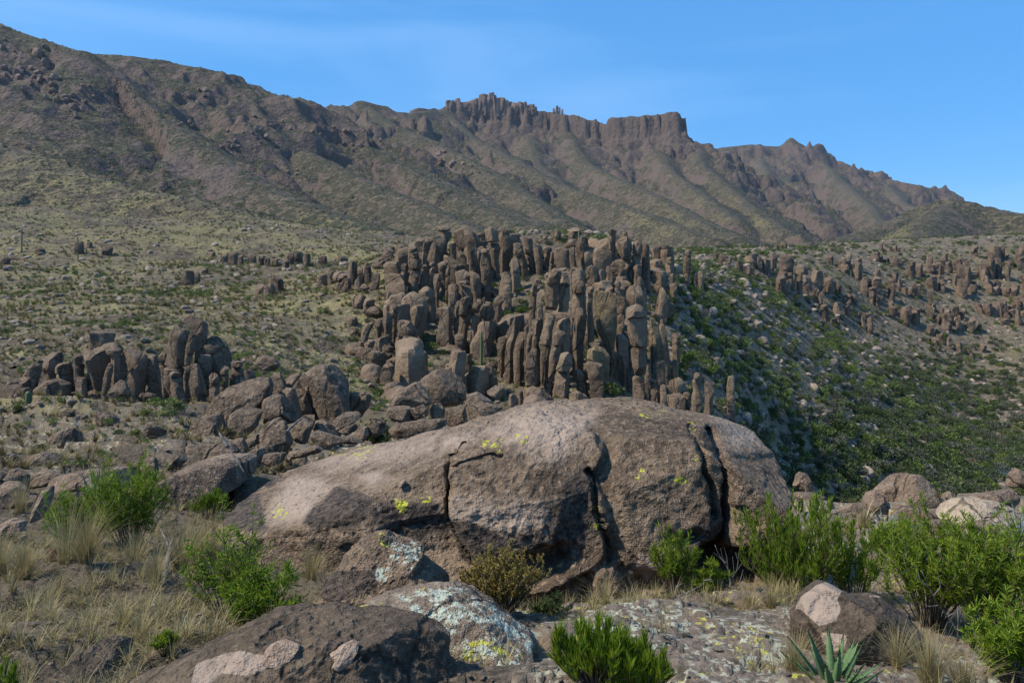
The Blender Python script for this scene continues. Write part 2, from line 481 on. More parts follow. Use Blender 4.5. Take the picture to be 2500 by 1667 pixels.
# ------------------------------------------------------------------ ground and mountain materials
def terrain_mat(name, close):
    t = NT(name)
    co = t.coords(False)
    rock, green, grass = t.attr('rock'), t.attr('green'), t.attr('grass')
    nL = t.noise(co, 0.012, 3, 0.6)
    nM = t.noise(co, 0.09, 4, 0.65)
    nS = t.noise(co, 0.55, 3, 0.7)
    nF = t.noise(co, 4.0, 2, 0.7)
    soil = t.mix(t.ramp(nM, .35, .65), (.046, .036, .024), (.092, .073, .048))
    soil = t.mix(t.ramp(nS, .48, .70), soil, (.130, .106, .072))
    soil = t.mix(t.attr('bank'), soil, t.mix(t.ramp(nS, .4, .7), (.100, .079, .052), (.205, .164, .112)))
    straw = t.mix(t.ramp(nS, .3, .7), (.086, .074, .029), (.182, .157, .068))
    g = t.math('ADD', grass, t.math('MULTIPLY_ADD', nM, 1.3, -0.65))
    g = t.math('ADD', g, t.math('MULTIPLY_ADD', nS, 1.0, -0.5))
    col = t.mix(t.ramp(g, .25, .85), soil, straw)
    # pale stones between the tufts
    col = t.mix(t.math('MULTIPLY', t.ramp(nF, .56, .66), t.ramp(nM, .45, .6, .1, .85)), col, (.235, .195, .155))
    # scrub: dark dots of two sizes
    dens = t.math('ADD', green, t.math('MULTIPLY_ADD', nL, 1.0, -0.5))
    nj = t.math('MULTIPLY_ADD', nS, 0.5, -0.25)
    d1 = t.math('ADD', t.math('SUBTRACT', t.math('MULTIPLY_ADD', dens, .40, .17), t.vor(co, .24)), nj)
    d3 = t.math('ADD', t.math('SUBTRACT', t.math('MULTIPLY_ADD', dens, .36, .08), t.vor(co, .085)), nj)
    scrub = t.math('MAXIMUM', t.ramp(d1, -.04, .12), t.ramp(d3, -.04, .12))
    bushc = t.mix(nF, (.018, .021, .012), (.055, .058, .030))
    scrub = t.math('MULTIPLY', scrub, t.math('MULTIPLY', t.attr('dots'), t.ramp(rock, .3, 1.0, 1.0, 0.4)))
    col = t.mix(scrub, col, bushc)
    # bare rock
    rk = t.mix(nF, (.052, .040, .034), (.140, .106, .086))
    rk = t.mix(t.ramp(nM, .35, .7), rk, (.105, .076, .062))
    rk = t.mix(t.ramp(t.noise(t.scale(co, (.16, .16, .02)), 1.0, 3, .7), .55, .72), rk, (.042, .036, .034))
    r = t.math('ADD', rock, t.math('MULTIPLY_ADD', nS, .8, -.4))
    col = t.mix(t.ramp(r, .35, .65), col, rk)
    b1 = t.bump(t.math('MULTIPLY_ADD', nS, 1.0, t.math('MULTIPLY', scrub, .7)), .6, 1.8)
    if not close:
        b1 = t.bump(t.math('MULTIPLY', nM, t.attr('dots')), .8, 10.0, b1)
        return t.done(col, b1, .95)
    # close at hand: gravelly soil, moss and slabs with lichen
    near = t.attr('near')
    g1 = t.noise(co, 2.2, 4, .65)
    g2 = t.noise(co, 15.0, 5, .75)
    g3 = t.vor(co, 34.0)
    nsoil = t.mix(t.ramp(g2, .38, .62), (.034, .026, .017), (.105, .083, .058))
    nsoil = t.mix(t.ramp(g3, .10, .32, .55, 0), nsoil, (.20, .168, .128))
    slabc = t.mix(t.ramp(g2, .35, .65), (.075, .058, .044), (.200, .158, .122))
    slabc = t.mix(t.ramp(g1, .5, .68), slabc, (.140, .100, .066))
    li = t.math('MULTIPLY', t.ramp(t.noise(co, 11.0, 5, .72), .52, .58), t.ramp(t.math('ADD', t.noise(co, 1.3, 2, .6), t.attr('crust')), .46, .60))
    slabc = t.mix(t.math('MULTIPLY', li, .9), slabc, (.37, .38, .29))
    ly = t.math('MULTIPLY', t.ramp(t.noise(co, 13.0, 4, .7), .57, .62), t.ramp(t.noise(t.scale(co, (1, 1.1, 1.3)), 1.7, 2, .6), .50, .60))
    slabc = t.mix(ly, slabc, (.42, .40, .06))
    slab = t.attr('slab')
    ncol = t.mix(t.ramp(t.math('ADD', slab, t.math('MULTIPLY_ADD', g1, .9, -.45)), .35, .62), nsoil, slabc)
    ms = t.ramp(t.math('ADD', t.attr('moss'), t.math('MULTIPLY_ADD', g2, 1.2, -.6)), .4, .75)
    ncol = t.mix(ms, ncol, t.mix(g2, (.030, .030, .008), (.10, .085, .022)))
    col = t.mix(near, col, ncol)
    b3 = t.bump(t.math('ADD', g2, t.math('MULTIPLY', g1, .5)), .6, .06)
    return t.done(col, b3, .95)
M_NEAR = terrain_mat('ground_close', True)
M_FAR = terrain_mat('ground_and_scrub', False)

def sheet(name, us, Ds, mat, label_kind='structure'):
    U, DD = np.meshgrid(us, Ds)
    x, y = (U * DD).ravel(), DD.ravel()
    z, cl, mt = height(x, y, True)
    nu, nd = len(us), len(Ds)
    idx = np.arange(nu * nd).reshape(nd, nu)
    Q = np.stack([idx[:-1, :-1], idx[:-1, 1:], idx[1:, 1:], idx[1:, :-1]], -1).reshape(-1, 4)
    o = mesh_obj(name, np.stack([x, y, z], 1), Q, mat)
    Z = z.reshape(nd, nu)
    gy = np.gradient(Z, axis=0) / np.gradient(DD, axis=0)
    gx = np.gradient(Z, axis=1) / np.maximum(np.gradient(U * DD, axis=1), 1e-6)
    gy = (gy - gx * U).ravel()                               # along constant x
    gx = gx.ravel()
    slope = np.hypot(gx, gy)
    n1 = fbm(xy1(x, y, 1 / 120.0, 6.0), 4)
    n2 = fbm(xy1(x, y, 1 / 28.0, 7.0), 4)
    px = PX0 + F * x / y
    rock = sstep(.78, 1.25, slope + .35 * n1) * mt + cl * .9
    outc = sstep(.10, .34, fbm(xy1(x, y, 1 / 95.0, 12.0), 4) + .12 * (slope - .6)) * mt * .75
    rock = np.clip(np.maximum(rock, outc), 0, 1)
    # slope facing picks straw grass or brown scrub, and paints in the flanks' shade
    aspect = (gx - .35 * gy) / (slope + .25)                 # faces left (rises to the right): grassy, painted as sunlit
    grass = .10 + .62 * np.clip(aspect, -1, 1) + .55 * n1 + .25 * n2 - .25 * sstep(.5, .9, slope)
    grass = grass + .45 * (1 - sstep(540, 640, y)) * (1 - sstep(900, 1150, px)) * (y >= 430)
    farfade = sstep(1400, 3000, y)
    grass = grass * (1 - .45 * farfade)
    green = .80 - .30 * aspect + .5 * n2 - .05 * farfade
    # the grassy bowl on the left and the stony bank on the right
    left = (1 - sstep(1000, 1250, px)) * (y < 450)
    right = sstep(1600, 1850, px) * (y < 450)
    grass = np.where(y < 450, .26 * left + .22 + .6 * n2 + .45 * n1, grass)
    green = np.where(y < 450, .20 + .5 * right + .4 * n2, green)
    crestD = np.interp(px, [-300, 0, 213, 452, 692, 1011, 1250], [640, 580, 545, 510, 465, 405, 380])
    near_side = (1 - sstep(-4, 26, y - crestD + 10 * n2)) * (y >= 430) * (1 - sstep(1000, 1200, px))
    grass = grass + near_side * (.50 + .55 * n2 - grass)
    green = green + near_side * (.35 + .5 * n2 - green)
    rock = rock * (1 - .9 * near_side)
    near = 1 - sstep(22, 42, y + 6 * n2)
    dots = np.where(y < 450, .35 * sstep(120, 400, y), 1.0)
    slab = .35 + .5 * fbm(xy1(x, y, 1 / 2.5, 9.0), 3) + .35 * sstep(1050, 1500, px) + .22 * sstep(13, 20, y)
    moss = .44 * (1 - sstep(500, 900, px)) * (1 - .6 * sstep(9, 13, y)) + .5 * fbm(xy1(x, y, 1 / 1.6, 2.2), 3) - .05
    slab = slab - .55 * (1 - sstep(600, 900, px)) * (1 - sstep(9, 14, y))
    crust = .12 * sstep(1050, 1200, px) * (1 - sstep(1850, 2000, px)) * (1 - sstep(6.5, 7.5, y))
    for nm, v in (('crust', crust), ('rock', rock), ('green', green), ('grass', grass), ('near', near), ('dots', dots), ('bank', (y < 440) * (.15 + .75 * sstep(1450, 1650, px))), ('slab', slab), ('moss', moss)):
        fattr(o, nm, np.clip(v, -1, 1.5))
    return tag(o, kind=label_kind)

def geo(a, b, n):
    return np.exp(np.linspace(math.log(a), math.log(b), n))

ground = sheet('ground', np.linspace(-.82, .82, 520), geo(.7, 50, 300), M_NEAR)
slopes = sheet('slopes', np.linspace(-.82, .82, 520), geo(48.5, 440, 260), M_FAR)
hills = sheet('hills', np.linspace(-.82, .82, 600), geo(438, 1350, 280), M_FAR)
mountain = sheet('mountain', np.linspace(-.82, .82, 680), np.concatenate([geo(1345, 2150, 70)[:-1], geo(2150, 2620, 100)[:-1], geo(2620, 3150, 24)[:-1], geo(3150, 3750, 70)]), M_FAR)
plain = sheet('plain', np.linspace(-1.0, 1.0, 40), geo(3740, 24000, 12), M_FAR)
# ------------------------------------------------------------------ rock materials
def rock_mat(name, dark, base, light, varnish=.45, pit=1.0, yellow=.0, green=.0, speck=.5, fresh_lit=(.42, .31, .24), s=1.0, bump=1.0, cheap=False, edge=.10, crack=.8):
    t = NT(name)
    co = t.coords(True)
    rnd = t.n.new('ShaderNodeObjectInfo').outputs['Random']
    n1 = t.noise(co, .55 * s, 3 if cheap else 4, .62)
    n2 = t.noise(co, 4.2 * s, 3 if cheap else 5, .72)
    col = t.mix(t.ramp(n2, .34, .64), dark, base)
    col = t.mix(t.ramp(n1, .46, .68, 0, .75), col, light)
    # dark desert varnish in large ragged patches
    vn = t.noise(t.scale(co, (1, 1, .45)), 1.15 * s, 3, .7)
    col = t.mix(t.math('MULTIPLY', t.ramp(vn, .53, .63), varnish), col, tuple(c * .42 for c in dark))
    n3 = t.noise(co, 24.0 * s, 2 if cheap else 3, .7)
    col = t.mix(t.ramp(n3, .57, .70, 0, speck), col, tuple(min(.5, c * 1.55) for c in light))
    h = t.math('MULTIPLY_ADD', n2, 1.0, t.math('MULTIPLY', n3, .35))
    # joints: thin dark cracks, longer upright than across
    wv = t.n.new('ShaderNodeVectorMath')
    wv.operation = 'MULTIPLY_ADD'
    t.l.new(n1, wv.inputs[0])
    wv.inputs[1].default_value = (.9 / s, .9 / s, .9 / s)
    t.l.new(t.scale(co, (1, 1, .5)), wv.inputs[2])
    ed = t.vor(wv.outputs[0], .9 * s, 'DISTANCE_TO_EDGE')
    ck = t.math('MULTIPLY', t.ramp(ed, .0, .035, 1, 0), t.ramp(n2, .40, .56, 0, crack))
    col = t.mix(ck, col, tuple(c * .3 for c in dark))
    h = t.math('MULTIPLY_ADD', ck, -.8, h)
    if not cheap:
        n4 = t.noise(co, 13.0 * s, 3, .75)
        col = t.mix(t.ramp(n4, .30, .46, .75, 0), col, tuple(c * .55 for c in dark))
        col = t.mix(t.ramp(n4, .55, .68, 0, .7), col, tuple(min(.5, c * 1.25) for c in light))
        h = t.math('MULTIPLY_ADD', n4, .55, h)
        v = t.vor(co, 9.0 * s)
        pits = t.math('MULTIPLY', t.ramp(v, .05, .30, 1, 0), t.ramp(n1, .42, .55))
        col = t.mix(t.math('MULTIPLY', pits, .45 * pit), col, tuple(c * .45 for c in dark))
        h = t.math('MULTIPLY_ADD', pits, -.45 * pit, h)
        # painted areas: fresh breaks, lit tops, varnish with dark hollows, lichen
        col = t.mix(t.ramp(t.math('ADD', t.attr('fresh_lit'), t.math('MULTIPLY_ADD', n2, .5, -.25)), .5 - edge, .5 + edge),
                    col, t.mix(t.ramp(n2, .3, .7), tuple(c * .72 for c in fresh_lit), fresh_lit))
        col = t.mix(t.ramp(t.math('ADD', t.attr('varnish'), t.math('MULTIPLY_ADD', n2, .7, -.35)), .42, .60),
                    col, t.mix(t.ramp(n4, .35, .65), (.024, .019, .015), (.105, .080, .062)))
        gl = t.math('ADD', t.attr('lichen'), green)
        lg = t.math('MULTIPLY', t.ramp(t.noise(co, 9.0, 5, .75), .50, .56), t.ramp(t.math('ADD', gl, t.math('MULTIPLY_ADD', n1, .8, -.4)), .3, .5))
        col = t.mix(lg, col, t.mix(n3, (.27, .30, .235), (.46, .50, .41)))
        yl = t.math('ADD', t.attr('yellow'), yellow)
        ly = t.math('MULTIPLY', t.ramp(t.noise(co, 7.0, 5, .72), .54, .60), t.ramp(t.math('ADD', yl, t.math('MULTIPLY_ADD', n1, .9, -.45)), .3, .5))
        col = t.mix(ly, col, t.mix(n3, (.26, .25, .030), (.52, .52, .06)))
    elif yellow:
        ly = t.math('MULTIPLY', t.ramp(t.noise(co, 1.6, 3, .7), .62, .72), yellow)
        col = t.mix(ly, col, (.20, .18, .045))
    if cheap:
        col = t.mix(t.ramp(rnd, 0, 1, .0, .38), col, tuple(c * .62 for c in base))
        col = t.mix(t.ramp(t.math('FRACT', t.math('MULTIPLY', rnd, 7.3)), .5, 1, 0, .4), col, tuple(c * 1.15 for c in light))
    return t.done(col, t.bump(h, .85 * bump, .12 / s), .93)

M_BOULDER = rock_mat('boulder_rock', (0.076, 0.053, 0.035), (0.170, 0.122, 0.081), (0.241, 0.177, 0.121), varnish=.55, pit=1.0, yellow=.10, speck=.6, crack=.25, fresh_lit=(.335, .258, .200), edge=.42)
M_DARK = rock_mat('varnished_rock', (0.043, 0.032, 0.022), (0.087, 0.063, 0.044), (0.137, 0.103, 0.070), varnish=.35, pit=.7, speck=.30, fresh_lit=(.300, .232, .182), s=1.6, bump=.8)
M_LICHEN = rock_mat('lichen_rock', (0.096, 0.072, 0.052), (0.182, 0.139, 0.101), (0.249, 0.199, 0.148), varnish=.2, pit=.4, yellow=.18, green=.30, speck=.5, s=1.3)
M_SLAB = rock_mat('slab_rock', (0.087, 0.063, 0.045), (0.170, 0.126, 0.088), (0.249, 0.195, 0.144), varnish=.25, pit=.3, yellow=.12, green=.22, speck=.55, s=1.2)
M_PALE = rock_mat('pale_rock', (0.210, 0.156, 0.110), (0.336, 0.264, 0.188), (0.429, 0.345, 0.251), varnish=.16, pit=.25, speck=.35, s=1.0, green=-.6, yellow=-.6)
M_FLAT = rock_mat('flat_stone', (.17, .115, .082), (.27, .19, .138), (.36, .27, .20), varnish=.1, pit=.2, speck=.3, s=2.0, green=-.6, yellow=-.6)
M_TAN = rock_mat('tan_rock', (0.104, 0.073, 0.051), (0.187, 0.135, 0.094), (0.258, 0.195, 0.141), varnish=.25, pit=.5, yellow=.02, speck=.5, s=.9)
M_PILE = rock_mat('pile_rock', (0.076, 0.055, 0.038), (0.162, 0.117, 0.081), (0.229, 0.171, 0.121), varnish=.40, pit=.7, speck=.6, s=.7)
M_PILLAR = rock_mat('pillar_rock', (0.076, 0.054, 0.035), (0.162, 0.116, 0.078), (0.229, 0.168, 0.114), varnish=.40, speck=.6, s=.42, bump=1.1, cheap=True, yellow=.25)
M_PILLAR_Y = rock_mat('pillar_rock_lichen', (0.073, 0.054, 0.030), (0.150, 0.111, 0.066), (0.199, 0.151, 0.090), varnish=.35, speck=.5, s=.42, bump=1.1, cheap=True, yellow=1.0)
M_SPUR = rock_mat('spur_rock', (0.068, 0.048, 0.033), (0.146, 0.103, 0.072), (0.204, 0.151, 0.107), varnish=.45, speck=.5, s=.20, bump=1.0, cheap=True)
M_CRAG = rock_mat('crag_rock', (0.085, 0.058, 0.048), (0.177, 0.122, 0.095), (0.240, 0.173, 0.138), varnish=.3, speck=.4, s=.08, bump=.9, cheap=True, yellow=.3)

# ------------------------------------------------------------------ rock shapes
_cs = {}
def cubesphere(n):
    if n in _cs: return _cs[n]
    g = np.tan(np.linspace(-1, 1, n + 1) * math.pi / 4)
    A, B = np.meshgrid(g, g)
    A, B = A.ravel(), B.ravel()
    one = np.ones_like(A)
    faces = [(A, B, one), (-A, B, -one), (one, B, -A), (-one, B, A), (A, one, -B), (A, -one, B)]
    V = np.concatenate([np.stack(f, 1) for f in faces])
    q = []
    for k in range(6):
        idx = np.arange((n + 1) ** 2).reshape(n + 1, n + 1) + k * (n + 1) ** 2
        q.append(np.stack([idx[:-1, :-1], idx[:-1, 1:], idx[1:, 1:], idx[1:, :-1]], -1).reshape(-1, 4))
    Q = np.concatenate(q)
    key = np.round(V * 1e5).astype(np.int64)
    _, first, inv = np.unique(key, axis=0, return_index=True, return_inverse=True)
    inv = inv.ravel()
    V = V[first]
    V /= np.linalg.norm(V, axis=1)[:, None]
    Q = inv[Q]
    _cs[n] = (V, Q)
    return _cs[n]

def star_radius(poly, nphi=720, smooth=7):
    """largest distance from the origin to the outline at every angle"""
    P = np.asarray(poly, float)
    phi = np.linspace(-math.pi, math.pi, nphi, endpoint=False)
    d = np.stack([np.cos(phi), np.sin(phi)], 1)
    R = np.zeros(nphi)
    for A, B in zip(P, np.roll(P, -1, axis=0)):
        e = B - A
        den = d[:, 0] * e[1] - d[:, 1] * e[0]
        den = np.where(np.abs(den) < 1e-12, 1e-12, den)
        t = (A[0] * e[1] - A[1] * e[0]) / den
        s = (A[0] * d[:, 1] - A[1] * d[:, 0]) / den
        ok = (t > 0) & (s >= -1e-6) & (s <= 1 + 1e-6)
        R = np.where(ok, np.maximum(R, t), R)
    good = R > 0
    R = np.interp(phi, phi[good], R[good], period=2 * math.pi)
    k = np.hanning(smooth + 2)[1:-1]
    k /= k.sum()
    R = np.convolve(np.concatenate([R[-smooth:], R, R[:smooth]]), k, 'same')[smooth:-smooth]
    return phi, R

def traced_rock(poly, D, depth=None, n=20, p=2.9, amp=.042, seed=0, facets=7, lean=.25, front=.0, relief=None, hi=None, fit=1.0, planes=()):
    """closed boulder whose outline as seen from the path follows poly; returns verts (world), quads, centre"""
    r = np.random.default_rng(seed)
    P = np.array(poly, float)
    c = (P.min(0) + P.max(0)) / 2 * .5 + P.mean(0) * .5
    s = D / F
    Q = np.stack([(P[:, 0] - c[0]) * s, -(P[:, 1] - c[1]) * s], 1) * fit
    phi, R = star_radius(Q)
    size = math.sqrt(np.ptp(Q[:, 0]) * np.ptp(Q[:, 1]))
    if depth is None: depth = size * .42
    V0, quads = cubesphere(n)
    if front:                                                # finer mesh on the side that faces the path
        V0 = V0 + np.array([0, -front, 0])
        V0 = V0 / np.linalg.norm(V0, axis=1)[:, None]
    ang = np.arctan2(V0[:, 2], V0[:, 0])
    cc = np.hypot(V0[:, 0], V0[:, 2])
    nn = (cc ** p + np.abs(V0[:, 1]) ** p) ** (1 / p)
    rad = np.interp(ang, phi, R, period=2 * math.pi) * cc / nn
    V = np.stack([rad * np.cos(ang), depth * V0[:, 1] / nn, rad * np.sin(ang)], 1)
    # broken planes towards the path
    for k in range(facets):
        nrm = np.array([r.normal(0, .8), -abs(r.normal(.6, .5)) * size / (2 * depth), r.normal(.15, .7)])
        nrm /= np.linalg.norm(nrm)
        dd = V @ nrm
        lim = dd.max() * r.uniform(.60, .88)
        V = V - np.maximum(dd - lim, 0)[:, None] * nrm * .92
    for nrm, fr_ in planes:
        nrm = np.array(nrm, float) / np.linalg.norm(nrm)
        dd = V @ nrm
        V = V - np.maximum(dd - dd.max() * fr_, 0)[:, None] * nrm * .97
    for ax, col_ in ((0, 0), (2, 1)):                         # keep the drawn outline after the splitting
        lo, hi_ = V[:, ax].min(), V[:, ax].max()
        V[:, ax] = Q[:, col_].min() + (V[:, ax] - lo) / (hi_ - lo) * np.ptp(Q[:, col_])
    V[:, 1] += lean * V[:, 2]
    if relief is not None:
        V = relief(V + at(c[0], c[1], D)) - at(c[0], c[1], D)
    nd = V0 / np.linalg.norm(V0, axis=1)[:, None]
    o = r.uniform(0, 99, 3)
    W = V / size
    disp = amp * (fbm(W * 2.2 + o, 3) * 1.0 + .5 * ridged(W * 3.7 + o + 7, 3) - .25) + amp * .32 * fbm(W * 11 + o, 3)
    if n >= 48:
        disp += amp * .42 * fbm(W * (hi or 30) + o, 3) - amp * .40 * np.clip(noise3(W * (hi or 30) * .8 + o) - .1, 0, 1)
    V = V + nd * (disp * size)[:, None]
    C = at(c[0], c[1], D)
    if D < 12.5:                                             # near rocks: size and seat them by their true outline, depth included
        for _ in range(2):
            W = V + C
            px, py = PX0 + F * W[:, 0] / W[:, 1], PY0 - F * W[:, 2] / W[:, 1]
            V[:, 0] *= np.ptp(P[:, 0]) / np.ptp(px)
            i = int(np.argmin(py))
            C = C + np.array([((P[:, 0].min() + P[:, 0].max()) - (px.min() + px.max())) / 2 * D / F, 0, -(P[:, 1].min() - py[i]) * W[i, 1] / F])
    return V + C, quads, C, size

def rings_to_mesh(rings):
    """rings: list of (m,3) arrays; closed with end fans"""
    m = len(rings[0])
    V = np.concatenate(rings + [rings[0].mean(0)[None], rings[-1].mean(0)[None]])
    k = len(rings)
    i = np.arange(m)
    j = (i + 1) % m
    Q = np.concatenate([np.stack([a * m + i, a * m + j, (a + 1) * m + j, (a + 1) * m + i], 1) for a in range(k - 1)])
    T = np.concatenate([np.stack([np.full(m, k * m), j, i], 1), np.stack([np.full(m, k * m + 1), (k - 1) * m + i, (k - 1) * m + j], 1)])
    return V, [Q, T]

def block_mesh(z, xl, xr, y, seed, ratio=.95, round_top=.3, round_bot=.1, nr=14, m=18, amp=.075, lean=.0, cap=False):
    """one block of a rock pillar between row lists (z rising): squared section, split faces, worn edges"""
    r = np.random.default_rng(seed)
    z0, z1 = z[0], z[-1]
    H = z1 - z0
    w = float(np.mean(xr - xl))
    u = .5 - .5 * np.cos(np.linspace(0, math.pi, nr))
    u = .45 * u + .55 * np.linspace(0, 1, nr)
    zz = z0 + u * H
    L, Rr = np.interp(zz, z, xl), np.interp(zz, z, xr)
    cx, hw = (L + Rr) / 2, np.maximum((Rr - L) / 2, .02)
    et, eb = min(.6 * H, round_top * w), min(.3 * H, round_bot * w)
    f = np.ones(nr)
    if et > 0: f *= np.sqrt(np.clip(1 - np.clip((zz - (z1 - et)) / et, 0, 1) ** 2 * (.45 if cap else .4), 0, 1))
    if eb > 0: f *= np.sqrt(np.clip(1 - np.clip(((z0 + eb) - zz) / eb, 0, 1) ** 2 * .5, 0, 1))
    th = np.linspace(0, 2 * math.pi, m, endpoint=False) + r.uniform(0, .3)
    ca, sa = np.cos(th), np.sin(th)
    p, rot = r.uniform(3.0, 7.0), r.uniform(-.75, .75)
    c2, s2 = np.cos(th + rot), np.sin(th + rot)
    rr = 1 / (np.abs(c2) ** p + np.abs(s2) ** p) ** (1 / p)
    rr = rr / np.abs(rr * ca).max()
    dep = np.clip(hw * ratio, .28 * w, .75 * w)
    X = cx[:, None] + (hw * f)[:, None] * (rr * ca)[None]
    Y = y + (dep * f)[:, None] * (rr * sa)[None] + (lean * (zz - z0))[:, None]
    V = np.stack([X, Y, np.repeat(zz[:, None], m, 1)], -1).reshape(-1, 3)
    A = np.tile(np.stack([ca, sa], 1), (nr, 1))
    c0 = np.array([cx.mean(), y, (z0 + z1) / 2])
    for k in range(r.integers(4, 8)):                        # split faces, nearly upright
        n = np.array([r.normal(), -abs(r.normal(.5, .7)), r.normal(.05, .22)])
        n /= np.linalg.norm(n)
        d = (V - c0) @ n
        V -= np.maximum(d - d.max() * r.uniform(.56, .86), 0)[:, None] * n * .96
    if cap:                                                  # tilted broken tops
        for sx in (-1, 1, r.normal()):
            n = np.array([sx * r.uniform(.25, .9), r.normal(-.25, .35), 1.0])
            n /= np.linalg.norm(n)
            d = (V - c0) @ n
            V -= np.maximum(d - (d.max() - w * r.uniform(.04, .30)), 0)[:, None] * n * .95
    G = V.reshape(nr, m, 3)                                  # the splitting must not make it thinner than it is
    lo, hi_ = G[:, :, 0].min(1), G[:, :, 0].max(1)
    k0 = np.array([.25, .5, .25])
    tl, tr = cx - hw * f, cx + hw * f
    sc_ = np.clip((tr - tl) / np.maximum(hi_ - lo, 1e-3), .8, 2.2)
    G[:, :, 0] = (tl + tr)[:, None] / 2 + (G[:, :, 0] - ((lo + hi_) / 2)[:, None]) * sc_[:, None]
    V = G.reshape(-1, 3)
    q = V / w + r.uniform(0, 99, 3)
    dsp = amp * (fbm(q * 1.3, 2) * 1.2 + .7 * (ridged(q * np.array([2.2, 2.2, 1.2]), 2) - .5)) + amp * .45 * fbm(q * 5, 2)
    V[:, :2] += (dsp * w)[:, None] * A
    V[:, 2] += amp * .8 * w * noise3(q * 1.7 + 5) * np.repeat((zz > z0 + .02 * H), m)
    return rings_to_mesh(list(V.reshape(nr, m, 3)))

# ------------------------------------------------------------------ labels that count along a row
ORD = ['first', 'second', 'third', 'fourth', 'fifth', 'sixth', 'seventh', 'eighth', 'ninth', 'tenth', 'eleventh', 'twelfth', 'thirteenth', 'fourteenth',
       'fifteenth', 'sixteenth', 'seventeenth', 'eighteenth', 'nineteenth', 'twentieth', 'twenty-first', 'twenty-second', 'twenty-third', 'twenty-fourth',
       'twenty-fifth', 'twenty-sixth', 'twenty-seventh', 'twenty-eighth', 'twenty-ninth', 'thirtieth', 'thirty-first', 'thirty-second', 'thirty-third', 'thirty-fourth',
       'thirty-fifth', 'thirty-sixth', 'thirty-seventh', 'thirty-eighth', 'thirty-ninth', 'fortieth']
ORD += ['forty-' + w for w in ORD[:9]] + ['fiftieth'] + ['fifty-' + w for w in ORD[:9]] + ['sixtieth'] + ['sixty-' + w for w in ORD[:9]]
ROWS = {}
def in_row(row, px, o, words):
    ROWS.setdefault(row, []).append((px, o, words))
def write_row_labels():
    for row, items in ROWS.items():
        items.sort(key=lambda t: t[0])
        for k, (px, o, words) in enumerate(items):
            o['label'] = f'{words}, {ORD[k]} from left {row}'

def pillar(spec, crop, D, row, group, mat=None, joints=(), name='rock_spire', bury=1.0, words=None, seed=None, lean=.06, label=None):
    """spec rows (y, left, right) from top to bottom on a sketch sheet"""
    rows = [(S(crop, a, y)[1], S(crop, a, y)[0], S(crop, b, y)[0]) for y, a, b in spec]
    rows.sort(key=lambda t: -t[0])                           # bottom first
    py = np.array([q[0] for q in rows]); l = np.array([q[1] for q in rows]); rr = np.array([q[2] for q in rows])
    s = D / F
    z, xl, xr = (PY0 - py) * s, (l - PX0) * s, (rr - PX0) * s
    gz = hz((xl[0] + xr[0]) / 2, D)
    if z[0] > gz - bury:                                     # root it in the slope
        z = np.concatenate([[gz - bury], z]); xl = np.concatenate([[xl[0]], xl]); xr = np.concatenate([[xr[0]], xr])
    cx, top = float((xl[-1] + xr[-1]) / 2), float(z[-1])
    seed = int(abs(l[0] * 13 + py[0] * 7 + D)) if seed is None else seed
    base = np.array([float((xl[0] + xr[0]) / 2), D, float(z[0])])
    js = sorted((PY0 - S(crop, 0, j)[1]) * s for j in joints)
    cuts = [z[0]] + [j for j in js if z[0] + .1 < j < top - .05] + [top]
    wpx = float(np.mean(rr - l)); hpx = float(py.max() - py.min())
    if words is None:
        a = hpx / max(wpx, 1)
        words = ('tall ' if hpx > 110 else 'low ' if hpx < 50 else '') + ('slender ' if a > 3.2 else 'stout ' if a < 1.5 else '') + ('rock pillar' if a > 1.2 else 'rock knob')
    mat = mat or M_PILLAR
    m_, parts = (16 if wpx < 14 else 22 if wpx < 30 else 30), []
    for k, (a, b) in enumerate(zip(cuts[:-1], cuts[1:])):
        zz = np.unique(np.concatenate([[a], z[(z > a) & (z < b)], [b]]))
        L, R2 = np.interp(zz, z, xl), np.interp(zz, z, xr)
        w = np.mean(R2 - L)
        nr = int(np.clip((b - a) / (w * .13), 8, 40))
        last = k == len(cuts) - 2
        V, Q = block_mesh(zz, L, R2, D + (np.random.default_rng(seed + k).uniform(-.06, .06) * w), seed + k, round_top=.34 if last else .08, round_bot=.0 if k == 0 else .08, nr=nr, m=m_, lean=lean, cap=last)
        parts.append((V - base, Q))
    if len(parts) == 1:
        o = sharp(mesh_obj(name, parts[0][0], parts[0][1], mat, loc=base))
    else:
        o = empty(name, base)
        for V, Q in parts:
            sharp(mesh_obj('rock_block', V, Q, mat, o))
    tag(o, label, 'rock pillar', group)
    if row and not label:
        in_row(row, float(np.mean((l + rr) / 2)), o, words)
    return o

def boulder(poly, crop, D, mat, label=None, row=None, group=None, name='boulder', words='brown boulder', cat='boulder', parent=None, paint=None, **kw):
    P = [S(crop, *q) for q in poly]
    cxp = float(np.mean([q[0] for q in P]))
    kw.setdefault('seed', int(abs(P[0][0] * 3 + P[0][1] * 11)))
    V, Q, C, size = traced_rock(P, D, **kw)
    base = np.array([C[0], C[1], V[:, 2].min()])
    if parent is not None:
        base = np.array(parent.location)
    o = mesh_obj(name, V - base, Q, mat, parent, None if parent is not None else base)
    if kw.get('n', 20) < 60: sharp(o, .5)
    if paint:
        px, py = PX0 + F * V[:, 0] / V[:, 1], PY0 - F * V[:, 2] / V[:, 1]
        for attr, areas in paint.items():
            m = np.zeros(len(V))
            for cr, pl, soft in areas:
                m = np.maximum(m, soft_poly(np.stack([px, py], 1), [S(cr, *q) for q in pl], soft))
            fattr(o, attr, m * (V[:, 1] < C[1] + size * .3))
    if parent is None:
        tag(o, label, cat, group)
        if row and not label:
            in_row(row, cxp, o, words)
    return o

